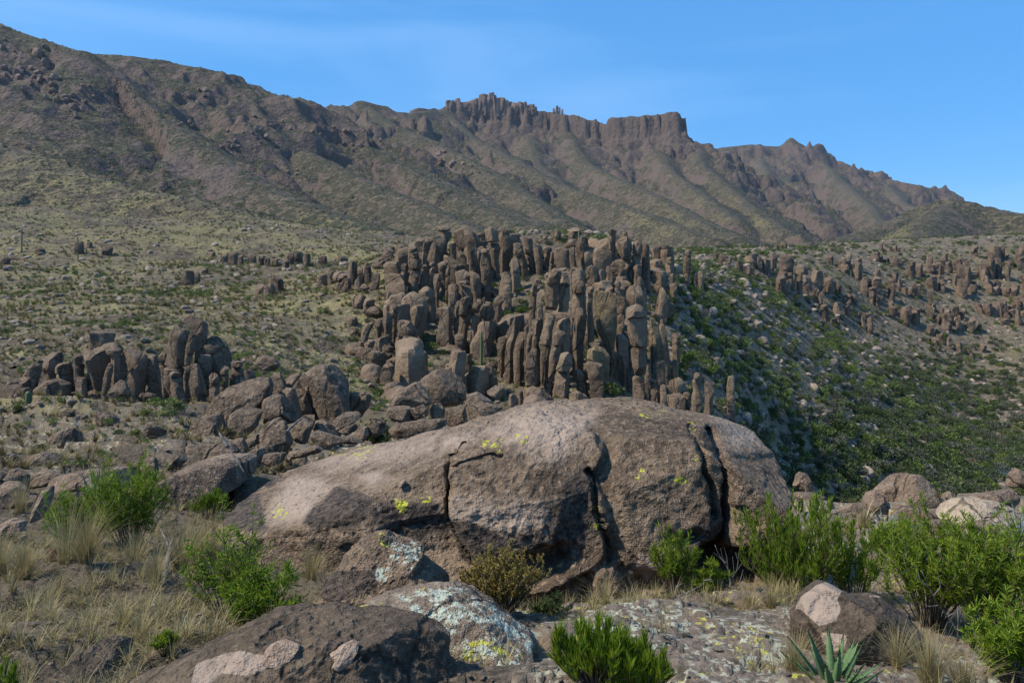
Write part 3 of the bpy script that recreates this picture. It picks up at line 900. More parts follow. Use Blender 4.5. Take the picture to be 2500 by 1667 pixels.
def soft_poly(P, poly, soft):
    """1 inside the outline fading to 0 outside over soft pixels"""
    A = np.array(poly, float)
    B = np.roll(A, -1, axis=0)
    ins = np.zeros(len(P), bool)
    dm = np.full(len(P), 1e9)
    for a, b in zip(A, B):
        e = b - a
        t = np.clip(((P - a) @ e) / (e @ e), 0, 1)
        dm = np.minimum(dm, np.linalg.norm(P - a - t[:, None] * e, axis=1))
        cond = ((a[1] > P[:, 1]) != (b[1] > P[:, 1]))
        xi = (b[0] - a[0]) * (P[:, 1] - a[1]) / (b[1] - a[1] + 1e-12) + a[0]
        ins ^= cond & (P[:, 0] < xi)
    sd = np.where(ins, dm, -dm)
    return np.clip(.5 + sd / (2 * soft), 0, 1)
# ------------------------------------------------------------------ the great boulder of the foreground
YL = [('F2', [(1150, 500), (1230, 440), (1450, 430), (1460, 490), (1300, 520)], 14), ('F2', [(950, 500), (1020, 470), (1100, 520), (1000, 540)], 10),
      ('F2', [(690, 940), (720, 900), (780, 910), (760, 980), (700, 990)], 10), ('F2', [(1790, 800), (1870, 800), (1870, 850), (1800, 850)], 8), ('F2', [(1620, 860), (1800, 850), (1780, 920), (1640, 920)], 14),
      ('F4', [(660, 350), (740, 350), (740, 410), (670, 400)], 8), ('F4', [(420, 400), (560, 380), (540, 480), (420, 460)], 14), ('F4', [(530, 900), (590, 890), (590, 940), (530, 940)], 8),
      ('F4', [(1220, 900), (1280, 900), (1310, 1080), (1240, 1060)], 12), ('F5', [(190, 190), (240, 165), (340, 170), (350, 210), (230, 215)], 9), ('F5', [(330, 150), (400, 150), (390, 170), (340, 170)], 6),
      ('F5', [(560, 230), (600, 250), (620, 320), (580, 320)], 8), ('F5', [(460, 680), (520, 650), (600, 700), (590, 770), (480, 730)], 10), ('F5', [(170, 640), (220, 610), (220, 670), (170, 680)], 8),
      ('F5', [(620, 520), (690, 500), (700, 570), (630, 570)], 12)]
FRESH_LIT = [('F2', [(630, 1020), (680, 880), (760, 730), (880, 660), (1040, 660), (1100, 720), (1160, 740), (1040, 850), (980, 950), (860, 1025)], 26), ('F2', [(1300, 650), (1500, 630), (1580, 690), (1420, 730)], 18),  # fresh breaks; the wide pale zones paint sunlight onto the top
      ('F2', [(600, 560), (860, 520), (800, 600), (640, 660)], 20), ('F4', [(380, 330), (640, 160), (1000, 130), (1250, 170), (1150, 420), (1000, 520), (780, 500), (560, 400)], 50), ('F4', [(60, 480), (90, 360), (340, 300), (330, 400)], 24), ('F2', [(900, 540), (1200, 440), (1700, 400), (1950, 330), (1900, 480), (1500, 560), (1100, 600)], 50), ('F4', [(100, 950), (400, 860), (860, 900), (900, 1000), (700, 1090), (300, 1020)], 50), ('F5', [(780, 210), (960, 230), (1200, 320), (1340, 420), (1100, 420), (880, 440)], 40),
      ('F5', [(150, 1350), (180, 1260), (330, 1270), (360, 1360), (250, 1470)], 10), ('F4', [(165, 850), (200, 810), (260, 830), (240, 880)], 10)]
DARK_AREAS = [('F2', [(560, 700), (640, 660), (760, 650), (700, 720), (640, 760)], 20), ('F2', [(1010, 880), (1170, 745), (1330, 770), (1440, 830), (1440, 960), (1280, 1070), (1000, 1060), (900, 1020)], 30),  # varnish areas, and the hollows' darkness painted into the colour
      ('F2', [(1440, 860), (1900, 850), (2040, 1010), (2060, 1120), (1700, 1130), (1440, 1060)], 40), ('F2', [(130, 900), (400, 760), (560, 800), (620, 1000), (640, 1100), (300, 1050)], 30),
      ('F4', [(120, 980), (300, 1010), (560, 1130), (720, 1090), (880, 1080), (900, 1200), (600, 1320), (260, 1320)], 30), ('F4', [(880, 1050), (1060, 640), (1190, 560), (1240, 760), (1310, 1100), (1200, 1200), (1000, 1300)], 40),
      ('F5', [(620, 1020), (760, 900), (900, 900), (860, 1100), (800, 1200), (560, 1240), (560, 1100)], 40)]
paint = {'yellow': YL, 'fresh_lit': FRESH_LIT, 'varnish': DARK_AREAS}
def seat(rock, crop, poly):
    """distance of the rock's surface behind an outline"""
    n = len(rock.data.vertices)
    V = np.empty(n * 3, np.float32)
    rock.data.vertices.foreach_get('co', V)
    V = V.reshape(-1, 3) + np.array(rock.location)
    c = np.mean([S(crop, *q) for q in poly], axis=0)
    d = np.hypot(PX0 + F * V[:, 0] / V[:, 1] - c[0], PY0 - F * V[:, 2] / V[:, 1] - c[1])
    return float(V[d < max(14, d.min() * 1.5), 1].min())

def line_field(P, pts, crop='W'):
    """distance in picture rows from a cracked line"""
    A = np.array([S(crop, *q) for q in pts])
    dm = np.full(len(P), 1e9)
    for a, b in zip(A[:-1], A[1:]):
        e = b - a
        t = np.clip(((P - a) @ e) / (e @ e), 0, 1)
        dm = np.minimum(dm, np.linalg.norm(P - a - t[:, None] * e, axis=1))
    return dm

def big_relief(V):
    P = np.stack([PX0 + F * V[:, 0] / V[:, 1], PY0 - F * V[:, 2] / V[:, 1]], 1)
    nz = noise3(np.concatenate([P / 34, np.zeros((len(P), 1))], 1)) * 7
    P2 = P + np.stack([nz, noise3(np.concatenate([P / 30, np.ones((len(P), 1))], 1)) * 7], 1)
    f = V[:, 1] < 10.7                                       # the side towards the path
    push = np.zeros(len(V))
    for crop, poly, soft, amt in (
        ('W', [(1004, 1000), (1060, 985), (1170, 930), (1330, 930), (1372, 1000), (1350, 1050), (1384, 1160), (1380, 1230), (1330, 1270), (1250, 1300), (1180, 1322), (1060, 1250), (1004, 1170)], 9, .26),
        ('W', [(1400, 940), (1600, 950), (1636, 1000), (1650, 1100), (1654, 1190), (1600, 1260), (1500, 1290), (1420, 1240), (1390, 1100)], 26, .14),
        ('W', [(1664, 1000), (1720, 975), (1800, 1000), (1842, 1085), (1810, 1180), (1760, 1240), (1694, 1230), (1690, 1120)], 9, .16),
        ('F2', [(700, 1020), (720, 860), (800, 740), (900, 660), (1080, 650), (1170, 745), (1040, 860), (980, 950), (860, 1030)], 24, .05),
        ('F2', [(1000, 1060), (1040, 880), (1170, 750), (1330, 770), (1440, 840), (1440, 1000), (1280, 1080)], 14, .07),
        ('F4', [(560, 1150), (730, 1090), (900, 1060), (960, 1150), (900, 1240), (700, 1330), (560, 1280)], 22, -.34),
        ('F4', [(880, 1060), (1060, 650), (1180, 520), (1210, 700), (1290, 1060), (1220, 1180), (1000, 1280), (920, 1180)], 26, -.13),
        ('F4', [(1190, 1230), (1260, 1170), (1380, 1180), (1420, 1300), (1440, 1420), (1180, 1460)], 14, .22),
        ('F5', [(150, 1350), (180, 1250), (340, 1270), (400, 1330), (260, 1480)], 9, -.12),
        ('F5', [(400, 1010), (640, 960), (700, 1000), (560, 1080), (430, 1080)], 14, -.16),
        ('F5', [(560, 1230), (700, 1120), (880, 1100), (860, 1330), (760, 1560), (480, 1560)], 30, -.45),
        ('F5', [(800, 1180), (1100, 1130), (1120, 1400), (900, 1560), (780, 1500)], 26, -.60),
        ('F2', [(130, 930), (560, 820), (620, 1000), (640, 1200), (300, 1200)], 24, -.16),
        ('F2', [(1440, 860), (1900, 850), (2040, 1010), (2060, 1250), (1400, 1250)], 26, -.14)):
        push += amt * soft_poly(P2, [S(crop, *q) for q in poly], soft)
    for crop, pts, wd, amt in (
        ('F2', [(2070, 320), (1960, 390), (1930, 480), (1925, 600), (1930, 680), (1905, 760), (1905, 860), (1950, 940), (2010, 1010), (2070, 1090), (2120, 1200)], 4.0, .34),
        ('F4', [(1150, 470), (1200, 560), (1215, 700), (1240, 820), (1280, 950), (1315, 1100), (1330, 1180)], 5, .26),
        ('F5', [(590, 180), (680, 300), (720, 420), (720, 530), (780, 640), (790, 860)], 6, .26),
        ('F5', [(760, 200), (830, 330), (880, 450), (905, 600), (905, 780), (920, 860), (880, 1000), (840, 1180)], 5.5, .48),
        ('F4', [(60, 470), (180, 440), (330, 380), (470, 360)], 5, .08), ('F5', [(930, 400), (1100, 420), (1300, 400), (1420, 540)], 9, .10),
        ('F5', [(950, 790), (1010, 780), (1040, 860), (1120, 900)], 8, .10)):
        d = line_field(P2, pts, crop)
        push -= amt * np.exp(-(d / wd) ** 2)
    V = V.copy()
    V[:, 1] -= push * f
    return V

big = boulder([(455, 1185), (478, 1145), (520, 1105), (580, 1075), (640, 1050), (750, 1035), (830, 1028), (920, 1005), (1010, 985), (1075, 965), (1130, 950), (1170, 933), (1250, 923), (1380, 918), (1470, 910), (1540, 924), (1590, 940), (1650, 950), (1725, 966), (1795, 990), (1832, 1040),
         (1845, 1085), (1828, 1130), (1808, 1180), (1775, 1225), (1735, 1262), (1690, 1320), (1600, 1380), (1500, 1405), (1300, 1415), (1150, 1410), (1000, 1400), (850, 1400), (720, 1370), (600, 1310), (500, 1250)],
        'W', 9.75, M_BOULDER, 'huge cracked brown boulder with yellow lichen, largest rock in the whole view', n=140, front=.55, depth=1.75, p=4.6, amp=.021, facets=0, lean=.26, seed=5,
        paint={'yellow': YL, 'fresh_lit': FRESH_LIT, 'varnish': DARK_AREAS}, relief=big_relief, hi=44,
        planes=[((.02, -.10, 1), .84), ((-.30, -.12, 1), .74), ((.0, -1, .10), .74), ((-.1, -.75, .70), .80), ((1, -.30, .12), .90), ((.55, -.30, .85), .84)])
boulder([(1640, 1180), (1720, 1180), (1800, 1190), (1830, 1260), (1800, 1340), (1700, 1370), (1620, 1350)], 'W', 11.4, M_PILE, 'shaded rock in the hollow under the right end of the huge boulder', cat='rock', name='rock', depth=.9, n=20, seed=35)

# ------------------------------------------------------------------ loose rocks close to the path
fresh_top = [('F7', [(300, 950), (360, 850), (480, 765), (600, 725), (800, 820), (690, 815), (650, 880), (680, 960), (640, 1060), (500, 1100), (430, 1030), (370, 975)], 5),
             ('F7', [(900, 845), (1000, 850), (1110, 835), (1120, 870), (920, 860)], 5), ('F7', [(520, 1150), (720, 1170), (730, 1210), (700, 1310), (620, 1300), (530, 1230)], 5)]
boulder([(262, 1090), (272, 970), (330, 950), (350, 850), (480, 765), (570, 718), (650, 735), (770, 790), (900, 842), (1010, 842), (1110, 836), (1200, 900), (1330, 970), (1410, 1030), (1390, 1100), (1290, 1190), (1150, 1260), (850, 1370), (700, 1390), (520, 1340), (400, 1290), (270, 1220)],
        'F7', 5.75, M_DARK, 'angular block with pale broken corner and dark face among the shrubs, lower right', cat='rock', name='rock', n=58, depth=.42, p=3.0, amp=.016, facets=0, lean=.15, seed=3, planes=[((-.30, -.62, .72), .60), ((.22, -.97, -.05), .58), ((.55, -.25, .8), .72), ((-.8, -.6, -.1), .72), ((.3, -.6, -.75), .72)], paint={'fresh_lit': fresh_top})
hump = boulder([(-150, 860), (0, 770), (120, 760), (300, 680), (480, 560), (680, 450), (760, 400), (860, 350), (980, 322), (1160, 322), (1270, 305), (1400, 330), (1480, 340), (1680, 325), (1780, 350), (1900, 410), (1955, 450), (1955, 580), (2040, 660), (2130, 740), (2190, 860), (2150, 1050), (1000, 1250), (0, 1100)],
        'F3', 4.15, M_DARK, 'dark pitted rock hump at the bottom edge with two pale stones on it', cat='rock', name='rock', n=58, depth=.7, p=2.7, amp=.05, facets=9, lean=.5, seed=8, planes=[((-.45, -.45, .75), .70), ((.80, -.55, .25), .62), ((.10, -.85, .50), .66)],
        paint={'fresh_lit': [('F3', [(300, 840), (340, 700), (480, 650), (600, 620), (720, 640), (850, 670), (740, 760), (640, 780), (500, 760), (420, 840)], 10)]})
boulder([(1280, 330), (1400, 270), (1500, 230), (1700, 185), (1870, 175), (2000, 220), (2100, 280), (2180, 350), (2260, 410), (2380, 480), (2480, 600), (2500, 760), (2200, 820), (1900, 700), (1600, 600)],
        'F3', 5.15, M_LICHEN, 'tan rock coated with pale green and yellow lichen beside the golden shrub', cat='rock', name='rock', n=60, depth=.55, p=2.3, amp=.035, facets=3, lean=.7, seed=12,
        paint={'lichen': [('F3', [(1680, 220), (1860, 180), (2000, 220), (2200, 370), (2400, 500), (2480, 700), (2100, 700), (1950, 480), (1800, 330)], 40)], 'yellow': [('F3', [(1330, 320), (1500, 270), (1560, 300), (1400, 330)], 12), ('F3', [(1740, 200), (1920, 180), (1960, 230), (1760, 260)], 14), ('F3', [(2000, 560), (2300, 480), (2400, 640), (2050, 650)], 30)]})
boulder([(1000, 1540), (1030, 1440), (1130, 1380), (1190, 1320), (1230, 1210), (1340, 1120), (1500, 1070), (1570, 1130), (1700, 1150), (1810, 1190), (1800, 1290), (1870, 1310), (2030, 1430), (1960, 1490), (1600, 1540), (1400, 1590), (1200, 1620), (1050, 1610)],
        'F2', 6.7, M_BOULDER, 'wedge of rock with pale green lichen patches and a black underside before the great boulder', cat='rock', name='rock', n=56, depth=.5, p=2.4, amp=.05, facets=5, lean=.4, seed=16,
        paint={'lichen': [('F2', [(1570, 1180), (1640, 1120), (1810, 1190), (1790, 1290), (1740, 1380), (1640, 1330), (1560, 1260)], 12), ('F2', [(1500, 1320), (1560, 1310), (1570, 1370), (1540, 1470), (1480, 1470), (1470, 1420)], 8)],
               'yellow': [('F2', [(1500, 1090), (1560, 1110), (1600, 1190), (1540, 1200), (1480, 1150)], 9), ('F2', [(1410, 1130), (1470, 1130), (1460, 1170), (1420, 1160)], 6)],
               'varnish': [('F2', [(1000, 1560), (1040, 1440), (1130, 1390), (1440, 1380), (1500, 1480), (1400, 1560), (1100, 1640)], 14)]})
boulder([(-120, 1420), (0, 1380), (130, 1310), (300, 1240), (500, 1260), (640, 1350), (760, 1400), (900, 1480), (980, 1540), (900, 1720), (0, 1800)],
        'F1', 4.45, M_DARK, 'low dark rock in the bottom left corner', cat='rock', name='rock', n=48, depth=.6, p=2.3, amp=.04, facets=4, lean=.7, seed=19, paint={'lichen': [('F1', [(780, 1480), (840, 1450), (930, 1500), (880, 1540)], 12)], 'fresh_lit': [('F1', [(220, 1270), (500, 1265), (520, 1300), (300, 1310)], 14)]})
for poly, D, lab in (([(770, 590), (800, 560), (880, 530), (1000, 560), (1003, 580), (930, 655), (850, 650), (800, 655)], 3.75, 'flat pinkish stone, left of the two lying on the dark rock'),
                     ([(1190, 605), (1260, 570), (1330, 548), (1378, 560), (1370, 600), (1340, 650), (1270, 678), (1215, 660), (1235, 635)], 3.72, 'flat tan stone, right of the two lying on the dark rock')):
    boulder(poly, 'F3', seat(hump, 'F3', poly) - .01, M_FLAT, lab, cat='stone', name='stone', n=18, depth=.035, p=3, amp=.04, lean=1.2, facets=3)
ps = [(1640, 730), (1655, 695), (1690, 690), (1700, 705), (1660, 745)]
boulder(ps, 'F2', seat(big, 'F2', ps) - .01, M_FLAT, 'small pinkish stone resting on the left flank of the great boulder', cat='stone', name='stone', n=10, depth=.05, amp=.05, lean=.6)

# rocks on the right behind the green shrubs
R = 'in the boulder group on the right'
for poly, D, mat, lab, kw in (
 ([(830, 870), (870, 800), (950, 780), (1060, 860), (1060, 960), (1040, 1080), (1000, 1130), (950, 1090), (880, 960), (830, 930)], 18.4, M_TAN, 'rounded tan boulder leaning on the left of the big split boulder', {}),
 ([(940, 790), (1040, 690), (1150, 620), (1270, 630), (1200, 800), (1150, 900), (1080, 1000), (1040, 900)], 19.2, M_TAN, 'sloping left half of the big split boulder on the right', dict(n=28)),
 ([(1130, 900), (1240, 660), (1300, 625), (1440, 650), (1540, 770), (1572, 960), (1500, 982), (1300, 950), (1180, 940)], 18.8, M_TAN, 'angular peaked half of the big split boulder with shaded right face', dict(n=30, facets=3)),
 ([(1080, 1010), (1180, 930), (1350, 950), (1555, 980), (1530, 1070), (1430, 1095), (1250, 1090), (1100, 1080)], 18.0, M_TAN, 'low slab underneath the big split boulder', {}),
 ([(1570, 990), (1610, 930), (1750, 870), (1890, 850), (2100, 900), (2260, 1000), (2350, 1090), (2360, 1200), (2200, 1262), (2000, 1275), (1890, 1185), (1680, 1090), (1620, 1050)], 14.0, M_PALE, 'smooth pale cream boulder perched at the right edge', dict(n=40, p=2.2, facets=3, amp=.04)),
 ([(1370, 1240), (1440, 1150), (1550, 1100), (1680, 1080), (1850, 1180), (1930, 1270), (1800, 1330), (1600, 1370), (1450, 1350), (1380, 1290)], 13.2, M_TAN, 'speckled brown rock underneath the pale cream boulder', dict(n=28)),
 ([(1850, 840), (2100, 790), (2270, 770), (2310, 830), (2290, 930), (2150, 960), (1950, 900)], 17.5, M_TAN, 'flat tan rock behind the pale cream boulder', {}),
 ([(2180, 720), (2220, 620), (2270, 565), (2352, 600), (2420, 700), (2300, 740)], 25, M_TAN, 'small tan rock at the right edge above the pale boulder', {}),
 ([(1560, 830), (1650, 790), (1725, 820), (1690, 890), (1600, 945), (1570, 905)], 21, M_TAN, 'brown rock just right of the big split boulder', {}),
 ([(590, 950), (700, 900), (760, 920), (830, 930), (830, 1000), (740, 1050), (610, 1030)], 17, M_TAN, 'low tan rock left of the big split boulder', {}),
 ([(530, 1060), (600, 1030), (740, 1050), (770, 1130), (640, 1230), (540, 1140)], 15, M_TAN, 'smooth tan slab behind the tall green shrub', {}),
 ([(745, 1110), (800, 1000), (880, 1010), (960, 1100), (960, 1200), (870, 1190), (840, 1330), (780, 1350), (750, 1230)], 14.5, M_TAN, 'upright hooked brown rock below the split boulder', dict(n=24)),
 ([(825, 1320), (870, 1235), (960, 1210), (1010, 1270), (950, 1340), (850, 1360)], 14, M_TAN, 'small rounded rock at the foot of the hooked rock', {}),
 ([(1080, 1040), (1140, 960), (1205, 985), (1190, 1070), (1110, 1080)], 17.2, M_TAN, 'small round stone at the foot of the split boulder', {}),
 ([(150, 730), (180, 640), (220, 600), (290, 620), (315, 700), (325, 810), (230, 790)], 20, M_TAN, 'cracked tan rock right of the great boulder', {}),
 ([(150, 800), (330, 800), (520, 900), (560, 1000), (300, 1010), (160, 920)], 18, M_PILE, 'grey slab sloping down right of the great boulder', {}),
 ([(80, 1050), (110, 980), (170, 985), (175, 1060), (100, 1090)], 11.5, M_TAN, 'small pale stone by the right end of the great boulder', {}),
 ([(1900, 1420), (2100, 1300), (2352, 1270), (2500, 1400), (2400, 1560), (2000, 1560)], 11.0, M_TAN, 'broad flat rock slab below the pale cream boulder', dict(n=30, lean=1.2, depth=1.2)),
 ([(700, 1440), (760, 1370), (900, 1350), (960, 1420), (880, 1480), (740, 1490)], 12.0, M_TAN, 'flat pinkish rock below the hooked rock', dict(lean=.8))):
    boulder(poly, 'C8', D, mat, lab, group='rocks on the right', **kw)
boulder([(1930, 760), (1990, 640), (2060, 600), (2150, 560), (2300, 560), (2300, 760), (2180, 830), (2000, 830)], 'F7', 8.6, M_DARK, 'grey lichen rock half hidden by shrubs at the right edge', cat='rock', name='rock', n=24, lean=.5)

# ------------------------------------------------------------------ the pile of boulders left of the great boulder
PILE = [
 ([(430, 950), (560, 760), (640, 700), (800, 640), (930, 610), (1010, 612), (1045, 660), (1030, 780), (960, 910), (800, 900), (680, 1080), (600, 1120), (520, 1020)], 22.5, 'large sloping slab at the top left of the boulder pile', dict(n=36)),
 ([(275, 1160), (320, 1060), (400, 970), (570, 945), (595, 1050), (600, 1120), (510, 1215), (400, 1240), (300, 1215)], 20.5, 'square dark boulder at the left end of the boulder pile', dict(n=28)),
 ([(620, 1120), (700, 960), (800, 885), (900, 888), (958, 930), (920, 1060), (800, 1175), (700, 1150)], 21, 'rough brown boulder propped against the large sloping slab', dict(n=26)),
 ([(955, 880), (1000, 800), (1090, 758), (1170, 790), (1230, 870), (1240, 1010), (1150, 1010), (1060, 1000), (950, 1020)], 22, 'split boulder in the centre of the boulder pile', dict(n=26)),
 ([(1030, 620), (1060, 570), (1110, 562), (1170, 640), (1195, 720), (1160, 800), (1080, 780), (1040, 720)], 25, 'upright rounded rock left of the tallest slab in the pile', {}),
 ([(1170, 640), (1200, 570), (1280, 555), (1330, 575), (1280, 640), (1260, 740), (1200, 760)], 25.5, 'narrow rock squeezed between the upright slabs of the pile', {}),
 ([(1245, 690), (1260, 610), (1340, 568), (1400, 600), (1420, 680), (1465, 830), (1480, 985), (1350, 980), (1290, 850)], 24.2, 'tall leaning slab next to the tallest slab of the pile', dict(n=26)),
 ([(1370, 560), (1450, 500), (1600, 488), (1700, 570), (1738, 620), (1755, 760), (1775, 925), (1700, 960), (1600, 1010), (1480, 1000), (1440, 760), (1400, 630)], 24, 'tallest squared slab at the top of the boulder pile', dict(n=34, facets=3, p=3.2)),
 ([(1750, 740), (1900, 748), (1955, 780), (1930, 860), (1870, 960), (1780, 940)], 24.5, 'dark block right of the tallest slab in the pile', {}),
 ([(1115, 760), (1160, 700), (1250, 708), (1275, 780), (1300, 860), (1340, 985), (1250, 1010), (1230, 890)], 23, 'narrow slab leaning in the middle of the boulder pile', {}),
 ([(1605, 1030), (1650, 970), (1720, 935), (1840, 922), (1865, 960), (1820, 1012), (1730, 1052), (1660, 1078)], 19.5, 'flat brown slab tilted at the right of the boulder pile', dict(n=24)),
 ([(945, 1090), (1000, 1020), (1100, 978), (1170, 1020), (1200, 1100), (1245, 1200), (1205, 1305), (1110, 1300), (1020, 1210), (945, 1180)], 18.3, 'grey boulder with a square cut face at the front of the pile', dict(n=28)),
 ([(1215, 1130), (1340, 970), (1430, 955), (1445, 1030), (1400, 1130), (1385, 1195), (1250, 1205)], 19, 'pointed boulder in front of the tallest slab', {}),
 ([(1425, 1010), (1520, 985), (1600, 1030), (1695, 1125), (1640, 1160), (1500, 1110), (1440, 1090)], 19.4, 'lichen-dusted low rock in front of the tallest slab', {}),
 ([(1415, 1155), (1460, 1088), (1570, 1120), (1680, 1150), (1730, 1195), (1600, 1225), (1560, 1245), (1450, 1200)], 18.2, 'long low rock just behind the crest of the great boulder', {}),
 ([(1690, 1150), (1780, 1140), (1880, 1180), (1820, 1215), (1720, 1205)], 17.5, 'thin flat rock just behind the crest of the great boulder', {}),
 ([(1928, 1050), (1980, 978), (2040, 972), (2092, 1020), (2095, 1100), (2010, 1140), (1950, 1120)], 19.2, 'squarish dark stone at the right end of the boulder pile', {}),
 ([(1785, 1140), (1860, 1060), (1930, 1048), (1945, 1120), (1905, 1195), (1830, 1170)], 19, 'cracked stone below the flat tilted slab', {}),
 ([(1665, 1095), (1760, 1040), (1832, 1036), (1825, 1085), (1740, 1128)], 19.2, 'small slab directly under the flat tilted slab', {}),
 ([(425, 1290), (500, 1230), (620, 1188), (700, 1210), (745, 1270), (700, 1335), (560, 1355), (480, 1405), (428, 1385)], 17, 'long rounded boulder at the lower left of the pile', dict(n=26)),
 ([(695, 1160), (790, 1155), (832, 1230), (835, 1280), (780, 1338), (730, 1255)], 17.3, 'upright squarish stone at the front of the boulder pile', {}),
 ([(805, 1320), (880, 1255), (980, 1255), (1000, 1320), (955, 1385), (860, 1415), (808, 1395)], 16.5, 'round dark boulder at the front foot of the pile', {}),
 ([(820, 1170), (900, 1120), (950, 1130), (940, 1210), (860, 1240)], 18.5, 'dark stone wedged in the middle of the pile', {}),
 ([(890, 1240), (960, 1205), (1060, 1230), (1080, 1290), (990, 1300)], 17.6, 'small dark stone beside the grey cut boulder', {}),
 ([(245, 1300), (300, 1220), (430, 1235), (445, 1290), (425, 1395), (300, 1410), (262, 1355)], 17.5, 'grey pitted rock below the square dark boulder', {}),
 ([(98, 1425), (170, 1340), (220, 1313), (278, 1318), (272, 1370), (200, 1422), (130, 1442)], 14.2, 'pale wedge stone left of the boulder pile', {}),
 ([(165, 1220), (200, 1140), (260, 1108), (305, 1120), (285, 1200), (262, 1270), (230, 1330), (180, 1320)], 20, 'narrow upright boulder at the left foot of the pile', {}),
 ([(5, 1250), (60, 1198), (155, 1200), (165, 1300), (150, 1420), (50, 1430), (-20, 1350)], 19, 'rounded upright boulder left of the pile', {}),
 ([(20, 1190), (60, 1150), (160, 1140), (180, 1180), (120, 1205)], 19.6, 'flat capstone on the rounded boulder left of the pile', {}),
 ([(20, 1560), (200, 1450), (400, 1400), (640, 1395), (740, 1450), (720, 1600), (500, 1680), (40, 1700)], 12.6, 'broad brown slab below the boulder pile', dict(n=40, lean=.9, depth=1.3)),
 ([(980, 1310), (1070, 1290), (1180, 1290), (1170, 1370), (1040, 1420), (960, 1380)], 15.5, 'low shaded rock behind the left flank of the great boulder', {}),
 ([(1200, 1300), (1400, 1230), (1520, 1230), (1440, 1290), (1280, 1340), (1180, 1350)], 16.2, 'grey flat rock behind the left flank of the great boulder', {})]
for poly, D, lab, kw in PILE:
    kw.setdefault('n', 20)
    boulder(poly, 'C2', D, M_PILE, lab, group='boulder pile left of the great boulder', **kw)
HEAD = [
 ([(820, 960), (920, 870), (1060, 790), (1200, 808), (1330, 888), (1412, 1000), (1415, 1140), (1330, 1205), (1150, 1245), (1000, 1200), (900, 1100)], 27, 'great rounded boulder perched behind the crest of the foreground boulder', dict(n=40, p=2.2, facets=1, amp=.035)),
 ([(495, 1215), (560, 1130), (700, 1000), (790, 952), (870, 1010), (970, 1120), (1005, 1200), (900, 1240), (760, 1270), (620, 1265), (510, 1245)], 23, 'sloping cracked rock above the rounded nose-shaped boulder', dict(n=30, facets=6)),
 ([(455, 1300), (520, 1240), (640, 1250), (740, 1270), (810, 1340), (830, 1405), (700, 1455), (580, 1455), (490, 1395)], 22, 'rounded nose-shaped boulder left of the great perched boulder', dict(n=30, p=2.2)),
 ([(800, 1250), (900, 1215), (965, 1280), (965, 1340), (880, 1375), (820, 1325)], 22, 'small broken block next to the nose-shaped boulder', {}),
 ([(740, 1270), (800, 1250), (850, 1310), (890, 1370), (820, 1390)], 21.8, 'thin wedge stone next to the nose-shaped boulder', {}),
 ([(970, 1215), (1100, 1195), (1155, 1280), (1145, 1385), (1040, 1410), (975, 1335)], 23.5, 'squarish grey block under the great perched boulder', {}),
 ([(1140, 1265), (1400, 1215), (1435, 1300), (1440, 1420), (1200, 1470), (1135, 1410)], 25, 'shaded pedestal block under the great perched boulder', dict(n=24)),
 ([(470, 1540), (600, 1450), (900, 1415), (1180, 1385), (1160, 1480), (900, 1560), (600, 1620)], 20, 'low ledge under the nose-shaped boulder', {}),
 ([(1400, 1245), (1600, 1188), (1720, 1215), (1850, 1275), (1700, 1390), (1500, 1440), (1430, 1410)], 24, 'cracked pale rock right of the great perched boulder', dict(n=26)),
 ([(1375, 1240), (1420, 1110), (1540, 1068), (1690, 1150), (1720, 1220), (1560, 1240)], 33, 'rounded boulder beyond the cracked pale rock', {}),
 ([(1655, 1055), (1770, 982), (1855, 1008), (1880, 1100), (1800, 1155), (1700, 1125)], 45, 'tan boulder at the foot of the central pillars', {}),
 ([(1830, 1080), (1870, 1010), (1895, 1060), (1880, 1130)], 45, 'small pointed stone at the foot of the central pillars', {})]
for poly, D, lab, kw in HEAD:
    kw.setdefault('n', 18)
    boulder(poly, 'C4', D, M_PILE, lab, group='boulders behind the crest', **kw)

# ledges at the left edge and around the big shrub
for poly, D, lab in (([(205, 1400), (240, 1330), (330, 1305), (450, 1310), (525, 1360), (525, 1430), (400, 1465), (250, 1450)], 15.5, 'smooth rounded boulder on the slab at far left'),
                     ([(0, 1420), (60, 1340), (150, 1310), (215, 1370), (200, 1420), (80, 1440)], 16, 'low boulder at the left edge beside the smooth rounded one'),
                     ([(-60, 1560), (0, 1470), (120, 1450), (220, 1500), (240, 1600), (0, 1640)], 13, 'mossy brown ledge at the left edge'),
                     ([(215, 1500), (300, 1460), (420, 1460), (530, 1500), (480, 1580), (260, 1600)], 13.5, 'mossy ledge under the smooth rounded boulder'),
                     ([(1200, 1400), (1250, 1345), (1330, 1360), (1370, 1450), (1370, 1540), (1260, 1530), (1210, 1470)], 14.5, 'shaded curved rock left of the pale wedge stone')):
    boulder(poly, 'C1', D, M_PILE, lab, group='ledges at far left', n=22, lean=.5)
for poly, D, lab in (([(210, 400), (220, 290), (270, 230), (330, 230), (360, 300), (340, 420), (260, 440)], 10.6, 'pale pinkish rock left of the big left shrub'),
                     ([(320, 220), (420, 160), (560, 130), (760, 100), (900, 110), (960, 180), (800, 230), (500, 250), (360, 250)], 11.6, 'long pinkish ledge behind the big left shrub'),
                     ([(-60, 250), (0, 200), (110, 205), (190, 250), (180, 330), (60, 360), (-60, 350)], 11.8, 'dark brown ledge at left edge below the mossy one'),
                     ([(-40, 500), (60, 450), (190, 470), (180, 520), (60, 540)], 9.0, 'flat slab lying at the left edge beside the grass')):
    boulder(poly, 'F1', D, M_TAN, lab, cat='rock', name='rock', group='ledges round the left shrub', n=24, lean=.7)

